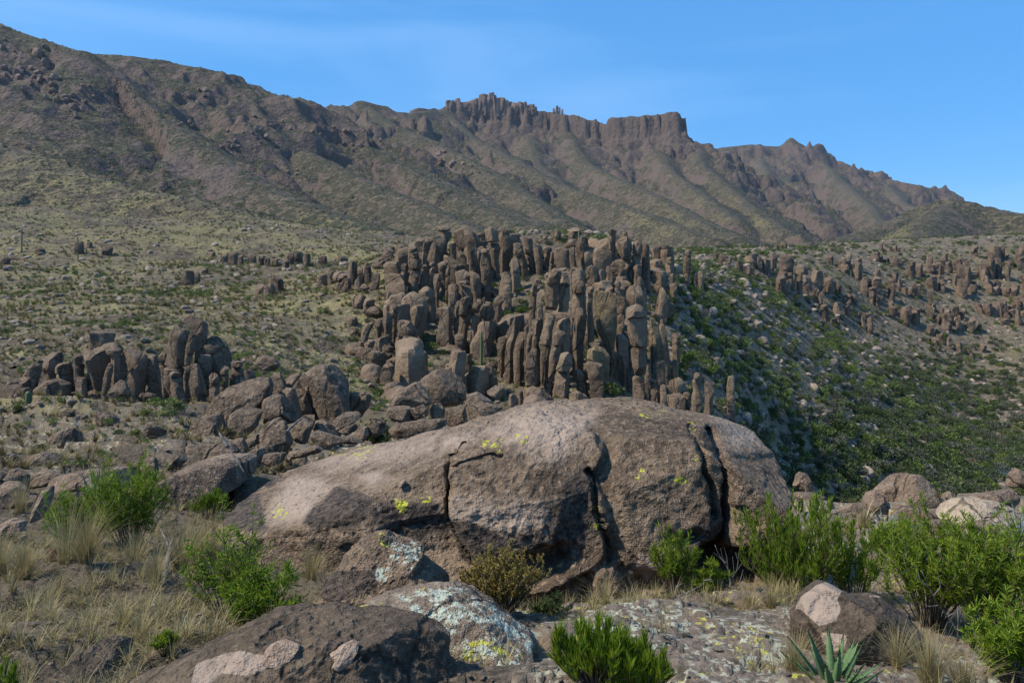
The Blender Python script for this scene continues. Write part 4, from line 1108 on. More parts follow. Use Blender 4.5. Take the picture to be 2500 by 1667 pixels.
# ------------------------------------------------------------------ left outcrop
G = 'rock pillars of the left outcrop'
RW = 'in the outcrop behind the saguaro'
for spec, D, j in (
 ([(90, 1590, 1680), (150, 1560, 1765), (200, 1615, 1775), (270, 1650, 1780), (300, 1680, 1780)], 40.2, ()),
 ([(188, 1530, 1610), (250, 1470, 1630), (400, 1450, 1612), (550, 1420, 1600), (700, 1412, 1590), (800, 1470, 1640)], 39.6, (560,)),
 ([(258, 1640, 1700), (400, 1612, 1690), (530, 1600, 1655), (700, 1585, 1640), (860, 1580, 1650)], 39.2, (540,)),
 ([(300, 1770, 1890), (350, 1712, 1960), (450, 1698, 1990), (550, 1708, 1998), (700, 1760, 1900)], 40.4, ()),
 ([(520, 1660, 1710), (600, 1640, 1740), (700, 1630, 1775), (800, 1640, 1795), (930, 1710, 1790)], 38.6, ()),
 ([(430, 1720, 1800), (480, 1700, 1830), (580, 1720, 1830), (690, 1770, 1820)], 39.4, ()),
 ([(610, 1830, 1890), (650, 1812, 1900), (760, 1815, 1900), (920, 1820, 1900)], 38.2, (700,)),
 ([(540, 1915, 1990), (600, 1905, 1992), (640, 1910, 1985), (740, 1930, 1975)], 39.4, (620,)),
 ([(480, 2015, 2110), (510, 2005, 2110), (528, 2010, 2105), (560, 2010, 2110), (640, 2000, 2125), (760, 1990, 2180)], 39.8, (525, 552)),
 ([(580, 1480, 1560), (650, 1470, 1580), (760, 1470, 1600), (850, 1500, 1640)], 38.4, (640,)),
 ([(195, 770, 972), (260, 745, 965), (345, 775, 955)], 41, ()),
 ([(345, 770, 1000), (420, 655, 1035), (500, 690, 960), (620, 760, 900), (780, 815, 885)], 40.4, ()),
 ([(385, 1090, 1200), (430, 1060, 1235), (500, 1040, 1262), (620, 1040, 1262), (740, 1070, 1250), (800, 1080, 1250)], 40.8, ()),
 ([(508, 912, 968), (560, 905, 965), (640, 895, 958), (790, 878, 940)], 39.2, ()),
 ([(380, 920, 1030), (430, 920, 1040), (470, 960, 1030)], 39.8, ()),
 ([(428, 420, 525), (480, 355, 525), (560, 360, 510), (620, 385, 480)], 41, ()),
 ([(510, 255, 340), (570, 235, 340), (650, 232, 325), (740, 240, 310)], 40.2, ()),
 ([(620, 320, 530), (690, 285, 548), (800, 260, 558), (880, 250, 565)], 39.4, ()),
 ([(655, 60, 130), (690, 30, 145), (710, 40, 130)], 39.8, ()),
 ([(705, 20, 170), (760, 5, 182), (850, 15, 178), (900, 40, 160)], 39.2, ()),
 ([(500, 520, 610), (560, 490, 620), (680, 500, 640), (830, 540, 650)], 40.6, (620,)),
 ([(640, 660, 735), (700, 648, 745), (820, 650, 752)], 39.4, ()),
 ([(430, 640, 710), (520, 630, 715), (620, 630, 715), (700, 640, 760)], 40.4, (530,)),
 ([(400, 1250, 1320), (470, 1240, 1340), (600, 1270, 1370), (680, 1290, 1400)], 41.2, ()),
 ([(620, 160, 240), (700, 150, 250), (820, 180, 260)], 40, ()),
 ([(420, 1390, 1450), (500, 1380, 1460), (640, 1390, 1450), (760, 1400, 1480)], 40.4, (520,)),
 ([(560, 2110, 2180), (610, 2100, 2200), (700, 2080, 2230)], 40.6, ())):
    pillar(spec, 'C1', D, RW, G, M_PILE, j, bury=.6)
boulder([(930, 810), (970, 740), (1035, 668), (1080, 690), (1125, 780), (1110, 810), (1000, 825)], 'C1', 36.5, M_PILE, 'pyramid-shaped rock at the foot of the left outcrop', n=18)
boulder([(2205, 540), (2230, 480), (2290, 455), (2380, 480), (2430, 540), (2380, 590), (2250, 580)], 'C1', 56, M_PILE, 'pinkish round boulder on the grass right of the left outcrop', n=18, p=2.2)

# ------------------------------------------------------------------ central cluster of pillars, front row
G = 'rock pillars of the central cluster'
RW = 'in the cluster above the huge boulder'
Y = M_PILLAR_Y
for spec, D, j, mat in (
 ([(-95, 525, 600), (-60, 470, 610), (60, 435, 575), (200, 425, 560), (330, 430, 552), (450, 425, 532), (560, 395, 508), (680, 365, 500), (760, 385, 490), (940, 380, 460), (1100, 385, 442), (1320, 385, 432)], 72.0, (60, 335, 690, 1110), None),
 ([(20, 605, 655), (60, 590, 690), (200, 575, 695), (340, 565, 668), (370, 560, 672), (500, 545, 690), (700, 580, 690)], 72.6, (80, 352), None),
 ([(540, 522, 628), (565, 518, 660), (700, 500, 602), (800, 475, 592), (900, 475, 562), (1000, 460, 542), (1080, 440, 518), (1320, 428, 502)], 70.6, (692, 1085), None),
 ([(765, 605, 690), (800, 585, 710), (900, 560, 716), (960, 545, 702), (1000, 530, 692), (1150, 520, 690), (1310, 498, 672)], 69.4, (966,), None),
 ([(722, 300, 346), (800, 242, 342), (900, 220, 362), (1000, 215, 366), (1100, 228, 362), (1140, 215, 362), (1320, 203, 372)], 70.4, (1120,), None),
 ([(398, 285, 325), (500, 268, 328), (620, 242, 322), (760, 230, 300)], 73, (), None),
 ([(430, 325, 365), (540, 312, 372), (640, 290, 360), (730, 285, 350)], 72.6, (), None),
 ([(-10, 315, 388), (60, 298, 400), (180, 272, 345), (300, 262, 335), (420, 262, 330)], 76, (150,), None),
 ([(60, 352, 420), (130, 340, 425), (215, 350, 412)], 74.6, (110,), None),
 ([(205, 345, 425), (290, 312, 402), (420, 290, 385), (520, 300, 380)], 74, (), None),
 ([(15, 765, 840), (80, 732, 862), (200, 720, 862), (350, 708, 860), (500, 700, 850), (720, 705, 835)], 77, (160,), None),
 ([(300, 770, 830), (380, 745, 880), (500, 730, 860), (700, 720, 830)], 75, (), None),
 ([(80, 880, 938), (140, 868, 940), (250, 865, 935), (330, 870, 930), (480, 875, 945)], 78, (150,), None),
 ([(105, 950, 1010), (140, 945, 1165), (250, 940, 1192), (400, 945, 1182), (500, 955, 1182), (600, 1000, 1176), (700, 1060, 1162), (760, 1100, 1155)], 73, (), Y),
 ([(22, 1075, 1140), (60, 1070, 1145), (170, 1065, 1140)], 79, (), None),
 ([(22, 1172, 1224), (100, 1165, 1228), (210, 1168, 1225)], 78.6, (90,), None),
 ([(170, 1200, 1260), (250, 1190, 1285), (380, 1190, 1275), (500, 1190, 1260)], 76.5, (370,), None),
 ([(262, 1335, 1415), (295, 1287, 1470), (400, 1280, 1500), (550, 1298, 1506), (700, 1330, 1500), (740, 1330, 1482), (850, 1335, 1492), (950, 1350, 1490), (1010, 1368, 1472), (1040, 1350, 1472), (1150, 1350, 1472), (1260, 1348, 1512)], 70, (405, 722, 1014), None),
 ([(355, 1545, 1598), (400, 1538, 1605), (480, 1535, 1615), (560, 1520, 1640), (700, 1510, 1672), (850, 1540, 1690), (1060, 1555, 1692)], 75, (395,), Y),
 ([(385, 1642, 1678), (500, 1628, 1690), (700, 1650, 1722), (900, 1680, 1742)], 77, (), None),
 ([(60, 1330, 1440), (130, 1290, 1470), (220, 1300, 1480), (300, 1340, 1490)], 80, (), None),
 ([(-30, 1410, 1450), (40, 1390, 1480), (140, 1420, 1500)], 82, (), None),
 ([(698, 935, 1030), (750, 882, 1100), (850, 870, 1112), (960, 990, 1100), (1040, 1010, 1090)], 71.4, (), Y),
 ([(855, 880, 1005), (900, 848, 1046), (1000, 868, 1052), (1100, 898, 1054), (1270, 905, 1058)], 69.6, (), None),
 ([(930, 748, 800), (1000, 720, 842), (1080, 752, 872), (1260, 785, 888)], 69.8, (1110,), None),
 ([(1160, 705, 800), (1205, 675, 836), (1300, 672, 845)], 67, (), None),
 ([(590, 905, 990), (640, 900, 1010), (720, 920, 1010)], 73.5, (), None),
 ([(830, 1150, 1225), (900, 1145, 1225), (1050, 1150, 1232), (1220, 1140, 1240)], 75.5, (880,), None),
 ([(850, 1240, 1300), (950, 1235, 1310), (1100, 1240, 1330), (1230, 1240, 1340)], 75, (940,), None),
 ([(570, 1180, 1275), (610, 1165, 1300), (760, 1160, 1302)], 74.2, (), None),
 ([(745, 1225, 1300), (790, 1215, 1312), (830, 1230, 1300)], 73, (), None),
 ([(755, 1110, 1190), (790, 1105, 1210), (812, 1120, 1200)], 73.4, (), None),
 ([(810, 1575, 1675), (880, 1560, 1690), (1060, 1540, 1692)], 74, (), None),
 ([(890, 1490, 1515), (1000, 1480, 1528), (1240, 1470, 1520)], 72, (), None),
 ([(1045, 1535, 1600), (1150, 1528, 1642), (1270, 1518, 1645)], 70, (1070,), None),
 ([(1105, 1645, 1690), (1180, 1630, 1700), (1290, 1628, 1702)], 69.6, (), None),
 ([(1112, 1705, 1755), (1180, 1700, 1765), (1290, 1698, 1770)], 69.8, (), None),
 ([(1030, 1770, 1860), (1090, 1740, 1900), (1200, 1740, 1940)], 72, (), None),
 ([(1178, 1755, 1870), (1225, 1722, 1892), (1350, 1725, 1905)], 66.5, (), None),
 ([(1190, 1880, 1950), (1230, 1875, 1960), (1270, 1880, 1950)], 67, (), None),
 ([(976, 2002, 2060), (1015, 1990, 2076), (1050, 1990, 2072), (1075, 1980, 2068), (1170, 1985, 2062), (1250, 1970, 2072), (1380, 1966, 2075)], 66, (1052,), None),
 ([(1048, 2115, 2190), (1085, 2100, 2212), (1200, 2110, 2202), (1300, 2105, 2192), (1430, 2095, 2202)], 64, (), None),
 ([(560, 1785, 1830), (600, 1765, 1852), (790, 1762, 1842)], 84, (), None),
 ([(825, 1772, 1800), (900, 1755, 1822), (1000, 1752, 1832)], 80, (), None),
 ([(378, 115, 170), (430, 100, 176), (550, 82, 162), (660, 30, 122), (740, 15, 100)], 76, (), None),
 ([(600, 175, 230), (680, 120, 215), (800, 105, 190)], 75, (), None),
 ([(470, 230, 262), (520, 215, 268), (600, 215, 262)], 77, (), None),
 ([(1195, 60, 120), (1260, 48, 152), (1360, 45, 150)], 66.5, (), None),
 ([(1165, 155, 198), (1230, 148, 206), (1330, 146, 212)], 68, (), None),
 ([(1120, 250, 360), (1200, 215, 370), (1320, 205, 380)], 69.2, (), None)):
    pillar(spec, 'C6', D, RW, G, mat, j)
pillar([(1012, 245, 280), (1060, 230, 286), (1150, 220, 280), (1200, 220, 280)], 'C7', 79, RW, G)

RW = 'along the crest of the central cluster'
for spec, D, j in (
 ([(190, 115, 180), (220, 95, 190), (330, 110, 216), (450, 158, 246), (620, 190, 272)], 106, (360,)),
 ([(152, 195, 280), (190, 186, 292), (300, 210, 312), (420, 230, 326), (550, 285, 342), (620, 315, 348)], 107, (340,)),
 ([(268, 300, 362), (330, 310, 386), (450, 330, 412), (620, 348, 412)], 106, ()),
 ([(258, 425, 500), (310, 405, 502), (450, 400, 482), (530, 420, 480)], 107, (330,)),
 ([(248, 565, 660), (275, 535, 686), (380, 530, 692), (480, 548, 692), (530, 575, 680)], 103, ()),
 ([(318, 492, 520), (400, 480, 524), (530, 468, 530)], 105, (430,)),
 ([(258, 690, 742), (400, 698, 752), (490, 700, 765)], 105, ()),
 ([(62, 1115, 1160), (105, 1085, 1182), (200, 1085, 1172), (300, 1085, 1166), (400, 1098, 1166), (540, 1125, 1182)], 105, (130,)),
 ([(154, 1235, 1318), (195, 1200, 1342), (300, 1193, 1342), (350, 1208, 1325), (402, 1235, 1312), (430, 1200, 1312), (500, 1190, 1302), (620, 1178, 1272)], 104, (405,)),
 ([(103, 1248, 1292), (130, 1238, 1300), (150, 1240, 1300)], 105, ()),
 ([(198, 1375, 1430), (245, 1350, 1446), (340, 1350, 1442), (450, 1340, 1432), (560, 1342, 1432)], 104, (345,)),
 ([(220, 1450, 1520), (300, 1440, 1532), (420, 1440, 1532), (560, 1445, 1535)], 105, ()),
 ([(440, 1380, 1430), (490, 1360, 1450), (550, 1370, 1440)], 102, ()),
 ([(73, 532, 580), (115, 510, 600), (210, 508, 602)], 118, ()),
 ([(55, 710, 790), (95, 670, 840), (185, 655, 770)], 120, (110,)),
 ([(298, 785, 840), (335, 760, 850), (390, 760, 842), (460, 775, 830)], 110, (392,)),
 ([(378, 845, 900), (440, 832, 912), (510, 848, 912)], 108, ()),
 ([(360, 920, 980), (430, 915, 992), (520, 930, 985)], 109, (470,)),
 ([(465, 710, 780), (530, 685, 852), (640, 690, 858)], 92, ()),
 ([(265, 1000, 1050), (340, 985, 1070), (420, 1000, 1060)], 112, ()),
 ([(488, 1012, 1040), (550, 988, 1056), (625, 1000, 1052)], 100, ()),
 ([(448, 1080, 1108), (520, 1070, 1132), (600, 1085, 1150)], 101, ()),
 ([(240, 1660, 1755), (300, 1640, 1772), (390, 1645, 1785)], 124, (290,)),
 ([(240, 1565, 1645), (300, 1550, 1650), (370, 1550, 1640)], 125, ()),
 ([(196, 1692, 1722), (220, 1685, 1728), (238, 1690, 1722)], 125, ()),
 ([(285, 1905, 1940), (340, 1890, 1962), (460, 1880, 1952)], 135, (360,)),
 ([(370, 1690, 1760), (450, 1690, 1770), (560, 1700, 1790)], 118, (440,)),
 ([(400, 1590, 1640), (470, 1570, 1650), (560, 1560, 1640)], 116, ()),
 ([(540, 1742, 1780), (590, 1730, 1792), (622, 1735, 1785)], 110, ()),
 ([(628, 1745, 1805), (660, 1735, 1815), (700, 1745, 1810)], 109, ()),
 ([(510, 1975, 2020), (550, 1960, 2030), (610, 1960, 2025)], 135, ()),
 ([(545, 1885, 1930), (590, 1875, 1940), (680, 1880, 1940)], 130, ()),
 ([(515, 2040, 2080), (560, 2030, 2090), (640, 2030, 2085)], 140, ()),
 ([(110, 200, 270), (140, 190, 280), (170, 195, 275)], 122, ()),
 ([(120, 110, 150), (150, 100, 165), (190, 105, 165)], 121, ()),
 ([(130, 420, 460), (170, 410, 470), (240, 400, 470)], 119, ()),
 ([(110, 940, 1000), (150, 920, 1010), (190, 930, 1010)], 125, ())):
    pillar(spec, 'C5', D, RW, G, None, j)

RW = 'in the crown of the central cluster'
for spec, D, j in (
 ([(48, 1190, 1280), (85, 1140, 1310), (200, 1138, 1312), (300, 1155, 1265), (400, 1180, 1255)], 108, (130,)),
 ([(42, 1380, 1530), (75, 1325, 1600), (150, 1318, 1640), (250, 1330, 1672), (340, 1370, 1672)], 110, ()),
 ([(208, 985, 1085), (255, 950, 1112), (350, 933, 1052), (450, 955, 1042), (560, 985, 1032)], 105, ()),
 ([(258, 1075, 1120), (330, 1050, 1152), (430, 1018, 1172), (560, 1005, 1185)], 104, ()),
 ([(233, 1530, 1598), (270, 1505, 1612), (400, 1513, 1622), (500, 1528, 1622), (610, 1545, 1642)], 102, ()),
 ([(48, 1765, 1850), (100, 1735, 1912), (250, 1758, 1932), (350, 1800, 1942), (480, 1820, 1922), (600, 1848, 1932), (770, 1880, 1942)], 106, (270,)),
 ([(88, 1912, 2025), (130, 1913, 2050), (250, 1920, 2092), (400, 1930, 2112), (500, 1930, 2082), (640, 1938, 2025)], 108, ()),
 ([(330, 1725, 1790), (380, 1685, 1802), (410, 1690, 1800), (430, 1700, 1785), (550, 1680, 1802), (720, 1698, 1832)], 101, (412,)),
 ([(300, 1680, 1720), (340, 1655, 1735), (395, 1640, 1690)], 102, ()),
 ([(308, 772, 858), (350, 758, 882), (480, 758, 862)], 103, ()),
 ([(388, 805, 888), (420, 790, 905), (455, 790, 908), (500, 785, 936), (600, 790, 937), (720, 775, 912), (850, 760, 892), (930, 758, 882)], 98, (425, 462, 610)),
 ([(528, 700, 755), (580, 670, 772), (640, 680, 772), (750, 640, 762), (850, 620, 752), (930, 618, 742)], 98.6, (640,)),
 ([(388, 905, 968), (450, 898, 982), (520, 918, 982)], 101, ()),
 ([(540, 962, 1008), (600, 948, 1022), (700, 920, 1032), (800, 900, 1032), (870, 898, 1012)], 99, (605,)),
 ([(508, 1045, 1105), (560, 1030, 1122), (700, 1038, 1122), (870, 1048, 1112)], 99.6, (580,)),
 ([(503, 1155, 1245), (550, 1130, 1272), (640, 1148, 1245), (780, 1188, 1252)], 99, ()),
 ([(558, 1262, 1300), (640, 1243, 1302), (720, 1238, 1292), (870, 1236, 1285)], 98, ()),
 ([(658, 1105, 1168), (720, 1080, 1182), (800, 1083, 1182), (900, 1105, 1155)], 96, ()),
 ([(555, 1450, 1530), (630, 1370, 1552), (720, 1368, 1562), (810, 1378, 1545)], 97, ()),
 ([(608, 1575, 1650), (680, 1543, 1692), (800, 1558, 1702), (980, 1595, 1692)], 96, ()),
 ([(728, 1425, 1525), (790, 1400, 1562), (890, 1440, 1565)], 94, (800,)),
 ([(780, 1340, 1400), (820, 1318, 1410), (870, 1340, 1400)], 93.5, ()),
 ([(370, 1215, 1310), (450, 1208, 1372), (560, 1225, 1465)], 103, ()),
 ([(365, 1392, 1450), (430, 1380, 1492), (560, 1440, 1515)], 103.5, ()),
 ([(255, 1305, 1360), (310, 1278, 1377), (375, 1288, 1382)], 105, ()),
 ([(545, 1330, 1450), (580, 1320, 1440), (620, 1360, 1410)], 99.5, ()),
 ([(878, 755, 870), (950, 700, 962), (1050, 668, 1012), (1200, 648, 1012), (1359, 598, 992), (1480, 600, 960)], 88, ()),
 ([(1050, 800, 960), (1150, 780, 1000), (1359, 790, 930), (1460, 800, 920)], 86.8, ()),
 ([(828, 955, 1035), (900, 888, 1092), (1000, 928, 1112), (1100, 995, 1115)], 93, ()),
 ([(900, 1290, 1350), (980, 1275, 1370), (1080, 1290, 1360)], 92, ()),
 ([(1048, 1235, 1290), (1100, 1188, 1312), (1220, 1173, 1322), (1359, 1150, 1325), (1460, 1130, 1330)], 87, ()),
 ([(928, 1485, 1558), (1000, 1430, 1562), (1150, 1413, 1552), (1300, 1418, 1542), (1420, 1400, 1520), (1560, 1380, 1510)], 86, (1200,)),
 ([(1000, 1395, 1430), (1080, 1360, 1420), (1150, 1350, 1410)], 87, ()),
 ([(1005, 1605, 1700), (1080, 1558, 1695), (1180, 1578, 1672), (1359, 1568, 1642), (1460, 1560, 1650)], 86, (1175,)),
 ([(1005, 1762, 1818), (1050, 1748, 1830), (1080, 1700, 1852), (1150, 1670, 1872), (1220, 1668, 1872), (1262, 1735, 1845), (1290, 1678, 1872), (1420, 1650, 1885), (1560, 1560, 1860)], 85, (1066, 1265)),
 ([(968, 1715, 1748), (1010, 1712, 1750), (1060, 1715, 1748)], 88, ()),
 ([(980, 1645, 1700), (1005, 1640, 1705)], 87.5, ()),
 ([(605, 1998, 2058), (700, 1958, 2082), (860, 1925, 2085)], 98, ()),
 ([(448, 2082, 2150), (600, 2070, 2182), (740, 2078, 2202)], 103, ()),
 ([(940, 1900, 2000), (1000, 1870, 2015), (1060, 1860, 1960)], 90, ())):
    pillar(spec, 'C3', D, RW, G, None, j)

RW = 'on the lower flank of the central cluster'
for spec, D, j in (
 ([(338, 370, 485), (420, 312, 482), (560, 290, 472), (620, 280, 460)], 79, ()),
 ([(98, 440, 500), (200, 400, 530), (330, 428, 522)], 84, ()),
 ([(20, 500, 590), (100, 490, 610), (190, 510, 580)], 85, ()),
 ([(272, 640, 740), (340, 590, 772), (400, 560, 782), (500, 555, 782), (600, 560, 780)], 78, (395,)),
 ([(395, 650, 770), (430, 640, 780), (480, 640, 770), (585, 625, 745)], 76.6, (480,)),
 ([(588, 520, 760), (700, 448, 692), (860, 410, 642), (1080, 395, 602)], 76, (870,)),
 ([(545, 480, 545), (700, 388, 472), (900, 200, 422), (1110, 145, 402)], 77, ()),
 ([(480, 410, 540), (540, 395, 560), (620, 400, 520)], 78, ()),
 ([(690, 750, 805), (800, 688, 842), (900, 640, 852), (1050, 598, 855)], 74, (800,)),
 ([(568, 250, 385), (640, 220, 392), (730, 265, 372)], 75.4, ()),
 ([(720, 215, 330), (800, 200, 330), (900, 180, 300)], 76.4, ()),
 ([(230, 215, 320), (350, 160, 262), (450, 135, 232)], 84, ()),
 ([(450, 100, 178), (520, 75, 188), (620, 55, 162)], 80, ()),
 ([(430, 210, 320), (530, 180, 300), (640, 160, 260)], 80, ()),
 ([(180, 330, 410), (260, 310, 420), (330, 330, 400)], 85, ()),
 ([(700, 860, 915), (760, 848, 922), (840, 850, 900)], 73, ()),
 ([(560, 860, 930), (640, 860, 950), (740, 900, 950)], 76, ()),
 ([(140, 1975, 2060), (250, 1950, 2055), (350, 1900, 2035), (480, 1890, 1990)], 80, ()),
 ([(405, 1795, 1890), (500, 1780, 1892), (620, 1785, 1872)], 79, ()),
 ([(350, 1900, 1960), (430, 1880, 1960), (540, 1880, 1950)], 79.4, ()),
 ([(430, 2040, 2110), (520, 1990, 2110), (640, 1960, 2080)], 78, ()),
 ([(360, 1270, 1390), (420, 1265, 1400), (500, 1280, 1390)], 85, ()),
 ([(580, 1370, 1470), (640, 1345, 1485), (720, 1360, 1470)], 78, ())):
    pillar(spec, 'C4', D, RW, G, None, j)

# ------------------------------------------------------------------ small outcrops out on the grassy slope
RW = 'on the grassy slope'
G = 'small outcrops on the grassy slope'
for x, yt, yb, w in ((355, 1108, 1165, 44), (408, 1106, 1140, 24), (180, 1135, 1165, 44), (490, 1122, 1168, 50), (430, 1150, 1170, 34), (865, 1232, 1308, 44), (900, 1245, 1300, 34), (938, 1228, 1258, 28),
                     (975, 1150, 1185, 26), (1020, 1158, 1200, 50), (1068, 1148, 1215, 36), (1105, 1160, 1212, 20), (1155, 1160, 1208, 36), (1195, 1168, 1220, 34), (1225, 1180, 1220, 26), (1262, 1178, 1220, 24),
                     (1330, 1150, 1215, 34), (1362, 1148, 1205, 50), (1408, 1160, 1225, 34), (1310, 1190, 1230, 30), (1480, 1168, 1215, 34), (1475, 1245, 1320, 46), (1530, 1228, 1300, 60), (1570, 1165, 1210, 50),
                     (1615, 1190, 1310, 44), (1655, 1260, 1310, 30), (1688, 1212, 1300, 28), (1560, 1290, 1340, 40), (1590, 1270, 1340, 44), (1640, 1280, 1330, 30), (1770, 1155, 1200, 36), (1745, 1180, 1225, 40), (1820, 1178, 1235, 50),
                     (1195, 1295, 1350, 50), (1265, 1265, 1345, 66), (1235, 1300, 1360, 44), (1885, 1130, 1190, 40), (60, 1165, 1190, 50), (20, 1180, 1215, 40)):
    g = ray_ground(*S('A1', x, yb), 60, 420)
    pillar([(yt, x - w * .32, x + w * .32), (yt + (yb - yt) * .3, x - w * .5, x + w * .5), (yb, x - w * .5, x + w * .52)], 'A1', g[1], RW, G, M_SPUR, bury=1.5)
# ------------------------------------------------------------------ shared shapes for things that repeat
def proto_mesh(name, V, Q, mat):
    o = mesh_obj(name, V, Q, mat)
    if name in ('rock_pinnacle', 'loose_rock'): sharp(o, .5)
    COL.objects.unlink(o)
    return o.data

def spire_proto(k, mat, n=(12, 14)):
    r = np.random.default_rng(500 + k)
    h = r.uniform(1.6, 3.2)
    z = np.array([-.5, 0, .35 * h, .7 * h, h])
    l = -.5 + r.uniform(-.06, .10, 5)
    rr = .5 + r.uniform(-.10, .06, 5)
    l[-1] += .08; rr[-1] -= .08
    V, Q = block_mesh(z, l, rr, 0.0, 700 + k, nr=n[0], m=n[1], amp=.10, cap=True, round_top=.3)
    return V, Q, h
SP = []
for k in range(10):
    V, Q, h = spire_proto(k, M_PILLAR, (16, 16))
    SP.append((proto_mesh('rock_pinnacle', V, Q, M_PILLAR), proto_mesh('rock_pinnacle', V, Q, M_SPUR), proto_mesh('rock_pinnacle', V, Q, M_CRAG), h))
RK = []
for k in range(10):
    r = np.random.default_rng(900 + k)
    P = [(1250 + 100 * math.cos(a) * r.uniform(.75, 1.15), 720 + 70 * math.sin(a) * r.uniform(.75, 1.15)) for a in np.linspace(0, 2 * math.pi, 9)[:-1]]
    V, Q, C, size = traced_rock(P, F / 100.0, n=7, p=2.8, amp=.07, facets=6, seed=950 + k, lean=.1)
    V = V - C
    RK.append((V, Q))
M_STONE = rock_mat('slope_stone', (.135, .103, .080), (.24, .190, .150), (.33, .275, .222), varnish=.2, speck=.5, s=.6, bump=.8, cheap=True)
RKM = [[proto_mesh('loose_rock', V, Q, m) for m in (M_STONE, M_SPUR, M_CRAG)] for V, Q in RK]

def put(name, me, loc, scale, rz, label, cat, group, tilt=(0, 0)):
    o = bpy.data.objects.new(name, me)
    o.location = loc
    o.scale = scale if hasattr(scale, '__len__') else (scale,) * 3
    o.rotation_euler = (tilt[0], tilt[1], rz)
    COL.objects.link(o)
    return tag(o, label, cat, group)

rs = np.random.default_rng(77)
GUL = []
# more pillars behind and between the drawn ones
cnt = 0
while cnt < 105:
    px, D = rs.uniform(850, 1640), rs.uniform(69, 118)
    py_g = PY0 - F * hz((px - PX0) / F * D, D) / D
    if 1010 < px < 1250 and 800 < py_g < 960: continue
    if 1165 < px < 1300 and 660 < py_g < 810: continue
    if px > 1540 and D < 95: continue
    if 1280 < px and D < 84 and rs.random() < .85: continue
    if D > 100 and 1260 < px < 1480 and rs.random() < .6: continue
    x = (px - PX0) / F * D
    w = (rs.uniform(2.6, 4.0) if rs.random() < .25 and px > 980 and D > 84 else rs.uniform(1.3, 2.7)) * (.65 if px < 960 else 1)
    k = int(rs.integers(0, 10))
    hh = rs.uniform(2.0, 5.6) * (.5 if px < 960 or D > 108 else 1)
    put('rock_pinnacle', SP[k][0], (x, D, hz(x, D) - .3), (w, w, hh / SP[k][3]), rs.uniform(0, 6.3), 'small brown rock pinnacle crowded between the taller central pillars', 'rock pillar', 'small pinnacles of the central cluster', (rs.normal(0, .07), rs.normal(.03, .07)))
    cnt += 1
# the broken columns of the spur on the far side of the valley
SPUR = [(1765, 620, 40, 34), (1800, 640, 60, 44), (1830, 650, 50, 40), (1870, 640, 70, 40), (1905, 650, 70, 60), (1935, 640, 80, 50), (1975, 660, 90, 60), (1980, 700, 60, 40), (2080, 640, 70, 60), (2110, 650, 90, 60), (2060, 720, 70, 70),
        (2170, 620, 60, 60), (2200, 690, 60, 60), (2230, 690, 60, 60), (2270, 750, 50, 40), (2300, 620, 70, 60), (2350, 640, 90, 60), (2390, 650, 100, 60), (2420, 640, 90, 60), (2330, 670, 80, 60), (2460, 610, 70, 60), (2500, 610, 70, 60), (2440, 690, 60, 50),
        (2320, 760, 60, 60), (2350, 790, 70, 60), (2330, 830, 60, 60), (2290, 840, 30, 30), (2480, 760, 60, 50), (2500, 730, 50, 50), (2230, 760, 60, 60), (2150, 720, 60, 60), (2020, 760, 50, 60), (1960, 590, 26, 60), (1900, 592, 30, 40), (1930, 585, 30, 60), (2180, 600, 30, 80), (2040, 690, 60, 70), (2100, 760, 50, 60), (2260, 650, 60, 60), (2440, 740, 60, 70)]
for cx, cy, hp, wd in SPUR:
    g0 = ray_ground(cx, cy + hp * .45, 150, 440, 300)
    if g0[1] > 430: continue
    w0 = hp * rs.uniform(.16, .26) * g0[1] / F
    for q in range(7):                                       # a broken wall of columns side by side
        x, y = g0[0] + (q - 3) * w0 * rs.uniform(.75, 1.15) * wd / 55, g0[1] + rs.normal(0, 1.6 * w0)
        k = int(rs.integers(0, 10))
        w = w0 * rs.uniform(.75, 1.7)
        hh = w0 * rs.uniform(1.2, 3.2)
        put('rock_stub', SP[k][1], (x, y, hz(x, y) - .4), (w, w, hh / SP[k][3]), rs.uniform(0, 6.3), 'weathered rock column on the stony spur across the valley', 'rock pillar', 'rock columns of the spur across the valley', (rs.normal(0, .07), rs.normal(.08, .07)))
